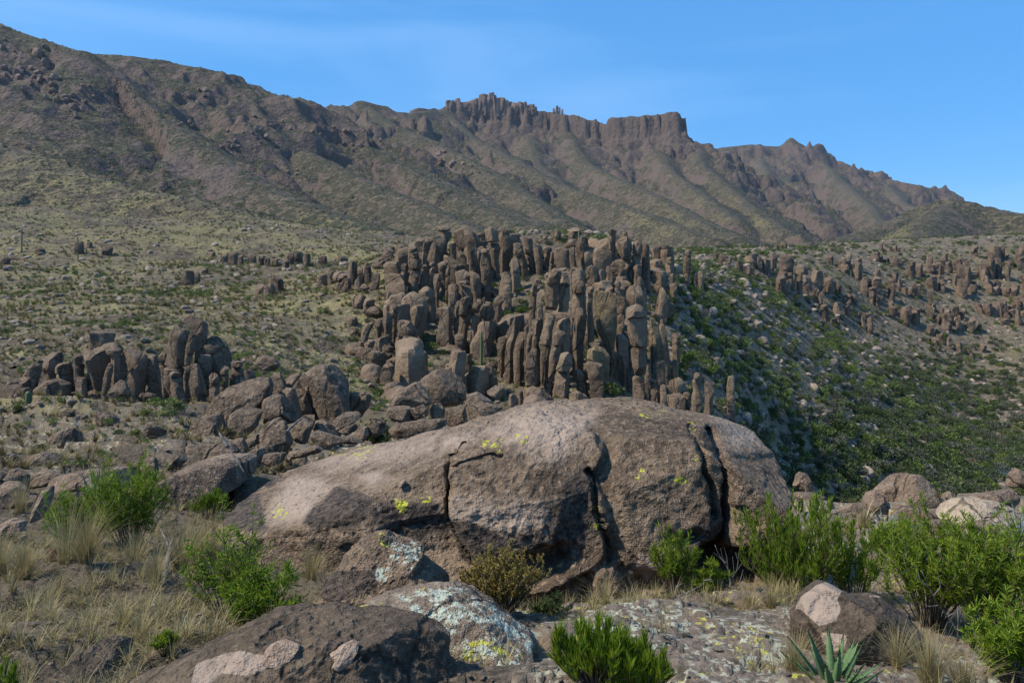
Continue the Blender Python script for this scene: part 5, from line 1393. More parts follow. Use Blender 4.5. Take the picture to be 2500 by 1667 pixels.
# bushes in the gullies between the pillars
for cr, x, y, sz in (('C3', 1780, 900, 170), ('C3', 1850, 960, 130), ('C3', 2000, 870, 130), ('C3', 2080, 830, 150), ('C3', 2160, 900, 120), ('C3', 2250, 760, 90), ('C3', 1950, 940, 120), ('C3', 1900, 1080, 110), ('C3', 1250, 1020, 120), ('C3', 2230, 1060, 110), ('C3', 2280, 1180, 100), ('C3', 1960, 1220, 120), ('C4', 860, 460, 130), ('C4', 990, 540, 110), ('C4', 1330, 560, 150),
                     ('C4', 1110, 600, 110), ('C4', 1490, 780, 120), ('C4', 1740, 770, 120), ('C4', 1380, 880, 160), ('C4', 1630, 850, 130), ('C4', 1540, 980, 110), ('C4', 1440, 860, 100), ('C4', 1640, 540, 130), ('C4', 1740, 430, 120), ('C4', 1900, 320, 110), ('C4', 2060, 580, 150), ('C4', 2000, 820, 120), ('C4', 1270, 820, 110), ('C4', 960, 760, 80), ('C4', 190, 790, 120), ('C4', 40, 780, 90), ('C4', 340, 1090, 120),
                     ('C4', 300, 110, 100), ('C4', 60, 470, 110), ('C4', 110, 380, 80), ('C4', 220, 230, 80), ('C4', 2050, 100, 110), ('C4', 1880, 180, 120), ('C5', 830, 240, 120), ('C5', 620, 220, 90), ('C5', 960, 210, 120), ('C5', 450, 250, 70), ('C5', 890, 310, 110), ('C5', 1060, 220, 100), ('C5', 1290, 690, 90), ('C5', 940, 600, 90), ('C5', 1060, 640, 100), ('C6', 820, 800, 170), ('C6', 760, 860, 130), ('C6', 1120, 1210, 150), ('C6', 870, 680, 100),
                     ('C6', 60, 480, 110), ('C6', 220, 570, 80), ('C6', 130, 960, 120), ('C6', 180, 800, 130), ('C6', 400, 270, 60), ('C6', 1560, 260, 110), ('C6', 1700, 470, 130), ('C6', 1900, 560, 130), ('C6', 2080, 880, 160), ('C6', 1900, 860, 150), ('C6', 1800, 1000, 120), ('C6', 2140, 980, 120)):
    px, py = S(cr, x, y)
    g = ray_ground(px, py, 55, 150, 400)
    GUL.append((g, sz * CROPS[cr][2] * g[1] / F))
# spires on the mountain's skyline
for px, top in [(1097, 248), (1103, 244), (1110, 246), (1117, 243), (1124, 250), (1131, 247), (1138, 244), (1146, 246), (1153, 241), (1160, 239), (1168, 234), (1176, 231), (1184, 229), (1192, 231), (1200, 228), (1208, 233), (1216, 238), (1223, 236),
                (1230, 241), (1237, 240), (1245, 244), (1252, 243), (1260, 247), (1267, 244), (1275, 250), (1282, 249), (1290, 255), (1298, 256), (1303, 260)]:
    hgt = (275 - top) / F * 2480
    k = int(rs.integers(0, 10))
    p = at(px, 272, 2480)
    o = put('rock_spur', SP[k][2], (p[0], p[1], p[2] - 8), (rs.uniform(15, 24), 20, (hgt + 8) / SP[k][3] * rs.uniform(.8, 1.0)), rs.uniform(-.4, .4), None, 'rock spire', 'spires on the far skyline')
    in_row('in the jagged crown on the skyline', px, o, 'dark rock spire')
for px, top, w in [(1352, 262, 7), (1360, 258, 8), (1366, 260, 6), (1373, 264, 6)]:
    p = at(px, 282, 2470)
    k = int(rs.integers(0, 10))
    put('rock_spur', SP[k][2], (p[0], p[1], p[2] - 8), (w * 1.1, 9, (282 - top) / F * 2470 / SP[k][3] * 1.25), 0, 'small lone fang of rock on the skyline between crown and butte', 'rock spire', 'lone fangs on the skyline')
for px, top, w in [(2150, 421, 18), (2163, 428, 16), (2174, 432, 8), (2112, 412, 24), (2128, 420, 20)]:
    p = at(px, 448, 3420)
    k = int(rs.integers(0, 10))
    put('rock_spur', SP[k][2], (p[0], p[1], p[2] - 10), (w * 1.9, 30, (455 - top) / F * 3420 / SP[k][3]), 0, 'blocky tower of rock on the long far ridge', 'rock spire', 'towers on the far ridge')

# crags of boulders on the left hillside
CRAG = [(30, 345, 60, 40), (110, 330, 70, 40), (180, 300, 60, 50), (70, 400, 80, 40), (200, 250, 30, 50), (205, 130, 20, 18), (150, 370, 80, 50), (240, 380, 70, 40), (270, 440, 70, 40), (330, 460, 70, 40), (250, 470, 60, 30), (290, 470, 60, 26), (380, 490, 60, 30), (330, 540, 50, 26), (100, 240, 80, 24), (20, 220, 50, 30), (460, 440, 60, 20), (390, 400, 50, 20), (560, 520, 60, 24),
        (1120, 600, 80, 30), (1060, 660, 60, 40), (1200, 600, 80, 40), (1180, 640, 60, 30), (1100, 690, 60, 30), (1290, 590, 60, 24), (1350, 800, 60, 24), (1300, 870, 60, 20), (1480, 620, 90, 30), (1560, 640, 80, 34), (1640, 680, 70, 30), (1700, 640, 60, 24), (1520, 590, 80, 24), (860, 430, 60, 24), (940, 430, 50, 24), (1150, 545, 60, 20), (850, 560, 60, 26), (920, 600, 60, 26), (2050, 700, 70, 34), (2100, 760, 70, 34), (2170, 780, 60, 34), (2000, 740, 60, 34)]
for cx, cy, wd, sz in CRAG:
    for q in range(3):
        x, y = cx + rs.normal(0, wd * .35), cy + rs.normal(0, sz * .5)
        px, py = S('A1', x, y)
        g = ray_ground(px, py, 440, 2200, 500)
        if g[1] > 2150: continue
        s_ = sz * rs.uniform(.4, .85) * .532 * g[1] / F
        k = int(rs.integers(0, 10))
        put('crag', RKM[k][2], (g[0], g[1], g[2] + s_ * .2), (s_ * .62, s_ * .6, s_ * rs.uniform(.6, 1.0)), rs.uniform(0, 6.3), 'dark brown crag jutting from the grassy hillside', 'crag', 'crags on the hillside', (rs.normal(0, .2), rs.normal(0, .2)))
# boulders strewn over the slopes
for q in range(190):
    t = rs.random()
    if t < .5: px, D = rs.uniform(1560, 2480), math.exp(rs.uniform(math.log(85), math.log(260)))
    elif t < .8: px, D = rs.uniform(830, 1500), rs.uniform(62, 118)
    else: px, D = rs.uniform(0, 560), rs.uniform(22, 60)
    x = (px - PX0) / F * D
    s_ = rs.uniform(.5, 1.3) * (1.35 if D > 60 else .45)
    k = int(rs.integers(0, 10))
    lab, gp = (('tan boulder among green shrubs on the bank above the valley', 'boulders on the valley bank') if t < .5 else ('brown boulder lying on the slope between the central pillars', 'boulders between the pillars') if t < .8 else ('small grey boulder on the slabs before the left outcrop', 'boulders on the left slabs'))
    put('loose_rock', RKM[k][0 if t < .5 else 1], (x, D, hz(x, D) + s_ * .15), (s_, s_, s_ * rs.uniform(.7, 1.2)), rs.uniform(0, 6.3), lab, 'boulder', gp, (rs.normal(0, .25), rs.normal(0, .25)))

# ------------------------------------------------------------------ foliage
def leaf_mat(name, cols, trans=.35, var=.5):
    """cols: three leaf colours, picked leaf by leaf and plant by plant"""
    t = NT(name)
    geo_ = t.n.new('ShaderNodeNewGeometry').outputs['Random Per Island']
    rnd = t.n.new('ShaderNodeObjectInfo').outputs['Random']
    k = t.math('ADD', t.math('MULTIPLY', geo_, 1 - var), t.math('MULTIPLY', rnd, var))
    col = t.mix(t.ramp(k, 0, .5), cols[0], cols[1])
    col = t.mix(t.ramp(k, .5, 1.0), col, cols[2])
    t.put(t.b.inputs['Base Color'], col)
    t.b.inputs['Roughness'].default_value = .6
    t.b.inputs['Specular IOR Level'].default_value = .25
    tr = t.n.new('ShaderNodeBsdfTranslucent')
    t.put(tr.inputs['Color'], col)
    mx = t.n.new('ShaderNodeMixShader')
    mx.inputs[0].default_value = trans
    t.l.new(t.b.outputs[0], mx.inputs[1])
    t.l.new(tr.outputs[0], mx.inputs[2])
    t.l.new(mx.outputs[0], t.out.inputs[0])
    return t.m

L_BRIGHT = leaf_mat('bright_green_leaves', ((.065, .125, .008), (.145, .225, .014), (.280, .335, .030)), .40, .15)
L_BUSH = leaf_mat('bush_leaves', ((.060, .090, .020), (.108, .155, .030), (.170, .205, .055)), .25, .7)
L_GREY = leaf_mat('grey_green_leaves', ((.050, .060, .038), (.085, .095, .062), (.125, .130, .092)), .15, .75)
L_DARK = leaf_mat('dark_leaves', ((.030, .050, .014), (.056, .084, .024), (.088, .112, .042)), .15, .75)
L_GOLD = leaf_mat('golden_leaves', ((.17, .120, .026), (.27, .205, .050), (.38, .300, .085)), .3, .1)
L_STRAW = leaf_mat('straw', ((.11, .086, .034), (.185, .150, .064), (.27, .225, .105)), .25, .45)
L_HAY = leaf_mat('tall_straw', ((.20, .160, .070), (.31, .255, .120), (.44, .375, .20)), .3, .3)
L_SAGE = leaf_mat('agave_skin', ((.070, .130, .055), (.085, .155, .062), (.10, .175, .075)), .05, .1)
L_GREYLEAF = leaf_mat('grey_agave_skin', ((.10, .135, .115), (.13, .165, .140), (.16, .19, .16)), .05, .3)
L_RED = leaf_mat('red_leaves', ((.12, .04, .035), (.18, .07, .06), (.22, .11, .09)), .2, .1)

def unit(v):
    return v / np.maximum(np.linalg.norm(v, axis=-1, keepdims=True), 1e-9)

def kites(P, Dv, ln, wd, r):
    """leaf blades: base, two shoulders, tip, folded a little along the rib"""
    n = len(P)
    side = unit(np.cross(Dv, r.normal(size=(n, 3))))
    up = np.cross(side, Dv)
    ln, wd = np.broadcast_to(ln, n)[:, None], np.broadcast_to(wd, n)[:, None]
    mid = P + Dv * ln * .45
    V = np.stack([P, mid + side * wd * .5 + up * wd * .18, P + Dv * ln - up * ln * .06, mid - side * wd * .5 + up * wd * .18], 1).reshape(-1, 3)
    i = np.arange(n)[:, None] * 4
    T = np.concatenate([i + np.array([[0, 1, 2]]), i + np.array([[0, 2, 3]])])
    return V, T

def bush_mesh(seed, n=240, leaf=.13, wide=.16, lobes=7, flat=.75):
    """rounded desert bush one metre across, gaps between its lobes"""
    r = np.random.default_rng(seed)
    c = np.stack([r.normal(0, .20, lobes), r.normal(0, .20, lobes), r.uniform(.14, .55, lobes)], 1)
    rad = r.uniform(.13, .27, lobes)
    k = r.integers(0, lobes, n)
    d = unit(r.normal(size=(n, 3)))
    P = c[k] + d * (rad[k] * r.uniform(.6, 1.05, n))[:, None]
    P[:, 2] = np.abs(P[:, 2]) * flat
    Dv = unit(d + np.array([0, 0, .55]) + r.normal(0, .5, (n, 3)))
    return kites(P, Dv, leaf * r.uniform(.6, 1.4, n), leaf * wide * 4 * r.uniform(.7, 1.3, n), r)

def tuft_mesh(seed, n=26, h=.5, spread=.35, w=.012, seg=2, seedheads=0):
    """grass tuft of bent blades"""
    r = np.random.default_rng(seed)
    a = r.uniform(0, 2 * math.pi, n)
    lean = np.abs(r.normal(0, spread, n))
    L = h * r.uniform(.25, 1.05, n)
    b0 = np.stack([np.cos(a), np.sin(a), np.zeros(n)], 1)
    side = np.stack([-np.sin(a + r.normal(0, .5, n)), np.cos(a), np.zeros(n)], 1)
    base = b0 * (r.uniform(0, .10, n) * h)[:, None]
    rows = []
    for k in range(seg + 1):
        t = k / seg
        out = lean * (t ** 1.6) * L
        up = L * t * np.sqrt(np.clip(1 - (lean * t) ** 2 * .5, .1, 1))
        c = base + b0 * out[:, None] + np.array([0, 0, 1.0]) * up[:, None]
        ww = w * (1 - t * .85) * r.uniform(.7, 1.3, n)
        rows += [c - side * ww[:, None], c + side * ww[:, None]]
    V = np.stack(rows, 1)                                    # n, 2(seg+1), 3
    m = 2 * (seg + 1)
    i = np.arange(n)[:, None] * m
    Q = np.concatenate([i + np.array([[2 * k, 2 * k + 1, 2 * k + 3, 2 * k + 2]]) for k in range(seg)])
    return V.reshape(-1, 3), Q

def proto_obj(name, V, Q, mat):
    return bpy.data.objects.new(name, proto_mesh(name, V, Q, mat))

def scatter(name, pts, scl, rot, idx, protos, label, cat=None):
    """uncounted cover: one object that sets copies of a few plants on its points"""
    me = bpy.data.meshes.new(name)
    me.vertices.add(len(pts))
    me.vertices.foreach_set('co', np.asarray(pts, np.float32).ravel())
    for nm, ty, v in (('size', 'FLOAT_VECTOR', scl), ('turn', 'FLOAT_VECTOR', rot)):
        a = me.attributes.new(nm, ty, 'POINT')
        a.data.foreach_set('vector', np.asarray(v, np.float32).ravel())
    a = me.attributes.new('pick', 'INT', 'POINT')
    a.data.foreach_set('value', np.asarray(idx, np.int32))
    o = bpy.data.objects.new(name, me)
    COL.objects.link(o)
    ng = bpy.data.node_groups.new(name, 'GeometryNodeTree')
    ng.interface.new_socket('Geometry', in_out='INPUT', socket_type='NodeSocketGeometry')
    ng.interface.new_socket('Geometry', in_out='OUTPUT', socket_type='NodeSocketGeometry')
    N, Lk = ng.nodes, ng.links
    gi, go = N.new('NodeGroupInput'), N.new('NodeGroupOutput')
    iop = N.new('GeometryNodeInstanceOnPoints')
    gti = N.new('GeometryNodeGeometryToInstance')
    for p in reversed(protos):
        oi = N.new('GeometryNodeObjectInfo')
        oi.inputs['Object'].default_value = p
        oi.inputs['As Instance'].default_value = True
        Lk.new(oi.outputs['Geometry'], gti.inputs[0])
    jn = N.new('GeometryNodeJoinGeometry')
    for n_ in [x for x in N if x.bl_idname == 'GeometryNodeObjectInfo']:
        Lk.new(n_.outputs['Geometry'], jn.inputs[0])
    N.remove(gti)
    Lk.new(gi.outputs[0], iop.inputs['Points'])
    Lk.new(jn.outputs[0], iop.inputs['Instance'])
    iop.inputs['Pick Instance'].default_value = True
    for nm, ty, sock in (('size', 'FLOAT_VECTOR', 'Scale'), ('turn', 'FLOAT_VECTOR', 'Rotation'), ('pick', 'INT', 'Instance Index')):
        na = N.new('GeometryNodeInputNamedAttribute')
        na.data_type = ty
        na.inputs['Name'].default_value = nm
        Lk.new(na.outputs['Attribute'], iop.inputs[sock])
    Lk.new(iop.outputs[0], go.inputs[0])
    md = o.modifiers.new('plants', 'NODES')
    md.node_group = ng
    return tag(o, label, cat, kind='stuff')

BUSH = [proto_mesh('desert_shrub', *bush_mesh(20 + k, 300, .11), m) for k, m in enumerate((L_BUSH, L_BUSH, L_BUSH, L_GREY, L_DARK, L_DARK))]
BUSH_O = [bpy.data.objects.new('bush_source', m) for m in BUSH]
SMALL_O = [proto_obj('scrub_source', *bush_mesh(60 + k, 70, .24, .18, 5), m) for k, m in enumerate((L_BUSH, L_GREY, L_DARK, L_DARK, L_GREY))]
TUFT_O = [proto_obj('tuft_source', *tuft_mesh(80 + k, 34, .55, .55, .020), L_STRAW) for k in range(3)]
STONE_O = [bpy.data.objects.new('stone_source', RKM[k][0]) for k in range(6)]

def cover(n, seed, pfun, D0, D1, px0=-160, px1=2660):
    """points on the slopes, as many per picture area near and far, thinned by pfun(px, D, z, noise)"""
    r = np.random.default_rng(seed)
    px, D = r.uniform(px0, px1, n), np.exp(r.uniform(math.log(D0), math.log(D1), n))
    x = (px - PX0) / F * D
    z = height(x, D)
    nz = fbm(xy1(x, D, 1 / 18.0, 3.0), 3)
    py = PY0 - F * z / D
    keep = (r.random(n) < pfun(px, D, z, nz, py)) & (py < 1500)
    return np.stack([x, D, z], 1)[keep], px[keep], r

def where_bush(px, D, z, nz, py):
    right = sstep(1560, 1700, px)
    valley = right * sstep(-14, -26, z)
    hill = sstep(880, 960, px) * (1 - right) * (D > 60) * (D < 135)
    left = 1 - sstep(900, 1000, px)
    p = left * (.20 + .75 * sstep(-.05, .3, nz)) + hill * (.50 + nz * .6) + right * (.60 + .6 * nz) + valley * .35
    return np.clip(p * 1.0 + .04, 0, 1)

P, px, r = cover(28000, 31, where_bush, 46, 440)
n = len(P)
right = sstep(1560, 1700, px)
val = right * sstep(-12, -26, P[:, 2])
s_ = r.uniform(.5, 1.25, n) * (.66 + .78 * right + .5 * val) * np.clip(P[:, 1] / 95, .75, 1.35)
idx = np.where(r.random(n) < .35 * right + .45 * val, r.integers(3, 6, n), r.integers(0, 5, n))
# the bushes that show largest are things of their own
order = np.argsort(-s_ / P[:, 1])
rank = s_ / P[:, 1]
cand = [np.nonzero((px > 1560) & (px < 2500))[0], np.nonzero((px > 890) & (px <= 1560))[0], np.nonzero((px <= 890) & (px > 0))[0]]
vis = np.concatenate([c[np.argsort(-rank[c])][:m] for c, m in zip(cand, (150, 70, 60))])
SH_LAB = (('green desert shrub growing on the shrubby bank above the valley', 'shrubs on the valley bank'), ('green shrub growing between the central rock pillars', 'shrubs between the pillars'), ('small green shrub dotting the grassy slope', 'shrubs on the grassy slope'))
for i in vis:
    w_ = 0 if px[i] > 1560 else 1 if px[i] > 890 else 2
    put('desert_shrub', BUSH[idx[i]], P[i] - np.array([0, 0, .05]), (s_[i], s_[i], s_[i] * r.uniform(.85, 1.2)), r.uniform(0, 6.3), SH_LAB[w_][0], 'shrub', SH_LAB[w_][1])
for k, (g, w_) in enumerate(GUL):
    o = put('gully_shrub', BUSH[(0, 1, 2, 5, 0, 3)[k % 6]], g - np.array([0, 0, .1]), (w_ * 1.65, w_ * 1.5, w_ * 1.35), k * 2.1, None, 'shrub', 'shrubs in the gullies')
    in_row('in the gullies of the central cluster', PX0 + F * g[0] / g[1], o, 'lush grey-green shrub' if k % 6 == 5 else 'lush dark green shrub' if k % 6 == 3 else 'lush green shrub')
rest = np.setdiff1d(order, vis)
scatter('scrub_cover', P[rest] - np.array([0, 0, .06]), np.stack([s_, s_, s_ * 1.05], 1)[rest], np.stack([0 * s_, 0 * s_, r.uniform(0, 6.3, n)], 1)[rest], idx[rest], BUSH_O, 'low green and grey scrub covering the slopes')
# straw grass
P, px, r = cover(26000, 32, lambda px, D, z, nz, py: np.clip((1 - sstep(900, 1150, px)) * (.50 - 1.1 * nz) + .10, 0, 1), 15, 430)
n = len(P)
s_ = r.uniform(.6, 1.5, n) * np.clip(P[:, 1] / 80, .45, 1.7)
scatter('dry_grass', P, np.stack([s_ * 1.15, s_ * 1.15, s_ * .8], 1), np.stack([0 * s_, 0 * s_, r.uniform(0, 6.3, n)], 1), r.integers(0, 3, n), TUFT_O, 'dry straw-coloured grass on the slopes')
# stones
P, px, r = cover(15000, 33, lambda px, D, z, nz, py: np.clip(.24 + .5 * sstep(1560, 1700, px) - .5 * nz + .25 * sstep(880, 960, px), 0, 1), 30, 440)
n = len(P)
s_ = r.uniform(.12, .5, n) ** 1.3 * np.clip(P[:, 1] / 80, .35, 2.0) * 1.5
scatter('stones', P, np.stack([s_, s_, s_ * .8], 1), np.stack([r.normal(0, .3, n), r.normal(0, .3, n), r.uniform(0, 6.3, n)], 1), r.integers(0, 6, n), STONE_O, 'pale stones scattered between the shrubs')
# scrub on the hills beyond
P, px, r = cover(34000, 34, lambda px, D, z, nz, py: np.clip(.40 + .9 * nz, .05, 1), 440, 1700)
n = len(P)
s_ = r.uniform(.7, 1.9, n) * np.clip(P[:, 1] / 700, 1.0, 2.2)
scatter('hill_scrub', P, np.stack([s_, s_, s_ * .8], 1), np.stack([0 * s_, 0 * s_, r.uniform(0, 6.3, n)], 1), r.integers(0, 5, n), SMALL_O, 'dark scrub speckling the far hillsides')
# ------------------------------------------------------------------ plants and dead wood close to the path
def wood_mat(name, a, b):
    t = NT(name)
    co = t.coords(True)
    n = t.noise(t.scale(co, (22, 22, 5)), 1.0, 4, .7)
    return t.done(t.mix(t.ramp(n, .35, .65), a, b), t.bump(n, .6, .02), .85)
M_TWIG = wood_mat('brown_twigs', (.055, .040, .028), (.14, .105, .075))
M_DEAD = wood_mat('weathered_wood', (.060, .054, .050), (.20, .185, .172))

def tube(pts, r0, r1, m=6, wob=0.0, seed=0):
    P = np.asarray(pts, float)
    T = unit(np.gradient(P, axis=0))
    a = unit(np.cross(T, np.array([.3, .9, .31])))
    b = np.cross(T, a)
    th = np.linspace(0, 2 * math.pi, m, endpoint=False)
    rad = np.linspace(r0, r1, len(P))
    rg = np.random.default_rng(seed)
    V = P[:, None] + (rad[:, None] * (1 + wob * rg.normal(size=(len(P), m))))[..., None] * (np.cos(th)[None, :, None] * a[:, None] + np.sin(th)[None, :, None] * b[:, None])
    return rings_to_mesh(list(V))

def join(meshes):
    Vs, Qs, Ts, o = [], [], [], 0
    for V, (Q, T) in meshes:
        Vs.append(V); Qs.append(Q + o); Ts.append(T + o); o += len(V)
    return np.concatenate(Vs), [np.concatenate(Qs), np.concatenate(Ts)]

def spline(pts, n):
    P = np.asarray(pts, float)
    t = np.linspace(0, 1, len(P))
    u = np.linspace(0, 1, n)
    Q = np.stack([np.interp(u, t, P[:, k]) for k in range(3)], 1)
    for _ in range(2):
        Q[1:-1] = (Q[:-2] + 2 * Q[1:-1] + Q[2:]) / 4
    return Q

def leafy_shrub(px, py, D, w, h, label, leaf=.060, lw=.0085, stems=26, per=70, upright=.6, mat=None, seed=0, name='green_shrub', twigs=5, cat='shrub', group=None, lift=0.0, tip=.25):
    """many thin branching stems, each set with narrow leaves that point up and out; w, h in metres"""
    r = np.random.default_rng(seed)
    base = at(px, py, D)
    gz = hz(base[0], base[1])
    base[2] = gz - .03 + lift
    tubes, LP, LD = [], [], []
    for s in range(stems):
        a = r.uniform(0, 2 * math.pi)
        rad = math.sqrt(r.random()) * w * .5
        hh = h * r.uniform(.55, 1.0) * (1 - .35 * (rad / (w * .5)) ** 2)
        end = np.array([math.cos(a) * rad, math.sin(a) * rad * .8, hh])
        mid = end * np.array([.45, .45, .5]) + r.normal(0, .04 * w, 3)
        st = np.array([math.cos(a), math.sin(a), 0]) * rad * .18
        C = spline([st, mid, end], 8)
        tubes.append(tube(C, .007, .0025, 4))
        ends = [C]
        for q in range(twigs):
            k = r.integers(3, 8)
            d = unit(np.array([r.normal(), r.normal(), .5 + upright]))
            ln = h * r.uniform(.12, .26)
            Tw = spline([C[k], C[k] + d * ln * .5, C[k] + unit(d + np.array([0, 0, upright])) * ln], 5)
            ends.append(Tw)
            tubes.append(tube(Tw, .0035, .0015, 3))
        for Tw in ends:
            n = int(per * 1.7) // (twigs + 1)
            u = 1 - r.random(n) ** 1.2 * (.8 if Tw is not C else .55)
            i = np.clip(u * (len(Tw) - 1), 0, len(Tw) - 1.001)
            j = i.astype(int)
            pp = Tw[j] + (Tw[j + 1] - Tw[j]) * (i - j)[:, None]
            ax = unit(Tw[j + 1] - Tw[j])
            LP.append(pp)
            LD.append(unit(ax * upright + unit(r.normal(size=(n, 3))) * .75 + np.array([0, 0, tip])))
    LP, LD = np.concatenate(LP), np.concatenate(LD)
    LP = np.maximum(LP, np.array([-9, -9, .02]))
    o = empty(name, base)
    V, Q = join(tubes)
    mesh_obj('stems', V, Q, M_TWIG, o)
    V, T = kites(LP, LD, leaf * r.uniform(.6, 1.35, len(LP)), lw * r.uniform(.8, 1.3, len(LP)), r)
    mesh_obj('foliage', V, T, mat or L_BRIGHT, o, smooth=False)
    return tag(o, label, cat, group)

leafy_shrub(205, 1345, 8.6, .85, .82, 'bright green bushy shrub, left half of the pair beside the fallen branch', stems=34, per=96, seed=1, upright=.5)
leafy_shrub(320, 1345, 8.4, .85, 1.02, 'taller bright green shrub, right half of the pair beside the fallen branch', stems=38, per=104, seed=2, upright=.5)
leafy_shrub(560, 1530, 5.9, .62, .80, 'yellow-green leafy shrub beside the dark rock hump at the bottom', stems=20, per=64, seed=3, leaf=.058, upright=.35, tip=.1)
leafy_shrub(640, 1545, 5.6, .52, .52, 'low dense bright shrub tucked behind the dark rock hump', stems=26, per=84, seed=4, leaf=.06, upright=.35, tip=.1)
leafy_shrub(1960, 1500, 7.9, 1.25, 1.10, 'tall feathery green shrub at the right end of the huge boulder', stems=52, per=110, seed=5, leaf=.070, lw=.0085, upright=1.0, tip=.55)
leafy_shrub(2085, 1500, 7.8, .8, .70, 'small green shrub between the tall feathery shrub and the angular block', stems=22, per=80, seed=6, upright=.7)
leafy_shrub(2270, 1580, 7.0, 1.0, .98, 'dark green shrub behind the angular block', stems=46, per=120, seed=7, upright=.6)
leafy_shrub(2420, 1600, 6.7, 1.0, 1.02, 'large green shrub at the right edge with grey dead twigs', stems=56, per=130, seed=8, upright=.6)
leafy_shrub(2470, 1680, 5.2, .6, .50, 'low green shrub in the bottom right corner', stems=30, per=110, seed=9, upright=.45)
leafy_shrub(1640, 1490, 7.8, .48, .62, 'green shrub in front of the huge boulder with bare branches at its foot', stems=22, per=80, seed=10, upright=.75)
leafy_shrub(1725, 1495, 7.7, .42, .34, 'low green shrub beside the bare twig bush', stems=14, per=70, seed=11, upright=.55)
leafy_shrub(1455, 1690, 4.3, .46, .34, 'upright bright green shrub at the bottom edge on the lichen slab', stems=70, per=34, seed=12, leaf=.085, lw=.0062, upright=1.1, tip=.9, twigs=1)
leafy_shrub(1560, 1700, 4.25, .36, .27, 'small bright green shrub at the bottom edge next to the upright one', stems=50, per=34, seed=13, leaf=.08, lw=.0062, upright=1.1, tip=.9, twigs=1)
leafy_shrub(510, 1222, 10.8, .62, .36, 'grassy green shrub under the left tip of the huge boulder', stems=26, per=70, seed=14, upright=1.2, tip=.8)
leafy_shrub(400, 1640, 4.9, .16, .14, 'tiny green seedling at the foot of the dark rock hump', stems=9, per=50, seed=15, leaf=.04, upright=.5)
leafy_shrub(2200, 1400, 11, .9, .6, 'green shrub in the gap below the hooked rock', stems=26, per=90, seed=16, upright=.6)
leafy_shrub(2150, 1400, 10.5, .5, .45, 'round green shrub left of the gap below the hooked rock', stems=18, per=80, seed=17, upright=.6)
leafy_shrub(2230, 1300, 15.5, .9, .42, 'dark green bush on the rock below the split boulder', stems=20, per=80, seed=18, mat=L_DARK, upright=.6)
leafy_shrub(925, 1020, 24, 1.3, 1.15, 'round dark green bush between the boulder pile and the nose-shaped boulder', stems=30, per=110, seed=19, mat=L_DARK, upright=.4, leaf=.09, lw=.03)
leafy_shrub(8, 1660, 3.8, .16, .36, 'thin yellow-green sprig at the left edge', stems=7, per=26, seed=20, leaf=.05, upright=1.4, tip=1.0, lift=.1)
leafy_shrub(1225, 1495, 6.6, .74, .56, 'golden brown rounded shrub in front of the huge boulder', leaf=.020, lw=.009, stems=60, per=190, mat=L_GOLD, seed=21, name='golden_shrub', upright=.5, twigs=7)
leafy_shrub(1340, 1500, 7.2, .40, .22, 'small dark plant in the shade right of the golden shrub', stems=14, per=60, seed=22, mat=L_DARK, upright=.4)
leafy_shrub(440, 1270, 9.6, .40, .16, 'reddish dry plant behind the fallen branch', stems=14, per=60, seed=23, mat=L_RED, leaf=.03, upright=.4)
leafy_shrub(125, 1385, 7.8, .22, .16, 'small reddish plant in the straw grass', stems=10, per=60, seed=24, mat=L_RED, leaf=.03, upright=.6)

# straw grass tufts
def tuft(px, py, D, h, n, label, seed, spread=.34, w=.0019, mat=None, name='grass_tuft', group=None, cat='grass tuft'):
    p = at(px, py, D)
    p[2] = hz(p[0], p[1]) - .02
    V, Q = tuft_mesh(seed, int(n * 1.6), h * 1.1, spread * 1.45, w, 4)
    return tag(mesh_obj(name, V, Q, mat or L_HAY, None, p, smooth=False), label, cat, group)
tuft(210, 1460, 7.0, .46, 420, 'tall straw-yellow grass tuft in front of the green shrub pair', 1, .36)
tuft(160, 1455, 7.2, .60, 120, 'sparse tall grass left of the yellow tuft', 2, .3, group='sparse grass')
tuft(60, 1475, 6.9, .36, 420, 'dense straw tuft at the left edge', 3, .38)
tuft(0, 1460, 7.2, .40, 300, 'straw tuft cut by the left edge', 4, .38)
tuft(440, 1440, 7.4, .52, 260, 'tall dry grass between the fallen branch and the yellow-green shrub', 5, .26)
tuft(480, 1400, 8.0, .58, 240, 'dry grass stand before the left flank of the huge boulder', 6, .24)
tuft(520, 1350, 8.4, .62, 180, 'thin tall grass against the left tip of the huge boulder', 7, .18)
tuft(760, 1400, 8.0, .40, 240, 'bristly dry tuft against the flank of the huge boulder', 8, .40)
tuft(800, 1470, 7.2, .32, 300, 'grey matted tuft left of the wedge rock', 9, .75)
tuft(330, 1440, 7.3, .34, 200, 'short dry grass left of the fallen branch', 10, .5)
tuft(380, 1480, 6.7, .40, 180, 'dry grass at the foot of the fallen branch', 11, .4)
tuft(340, 1600, 5.3, .24, 320, 'brown matted grass before the dark rock hump', 12, .8)
tuft(300, 1590, 5.5, .22, 200, 'low brown grass beside the corner rock', 13, .8)
tuft(50, 1245, 11.5, .5, 160, 'tall pale grass by the left ledges', 14, .3)
tuft(2270, 1700, 4.7, .34, 420, 'large pale bunch of grass under the angular block', 15, .36)
tuft(2350, 1700, 4.6, .32, 320, 'pale grass right of the large bunch under the block', 16, .4)
tuft(2190, 1660, 5.1, .28, 200, 'thin pale grass between the agave and the block', 17, .4)
tuft(1940, 1680, 4.6, .26, 260, 'yellow and green grass left of the agave', 18, .4)
tuft(1560, 1510, 7.2, .28, 140, 'fallen straw at the foot of the huge boulder', 19, .9)
tuft(1480, 1500, 7.3, .30, 100, 'thin grass under the middle of the huge boulder', 20, .4)
tuft(1470, 1440, 8.1, .42, 26, 'few long bent straws against the huge boulder', 21, .4)
tuft(1240, 1450, 7.6, .44, 40, 'wispy straws behind the golden shrub', 22, .6)
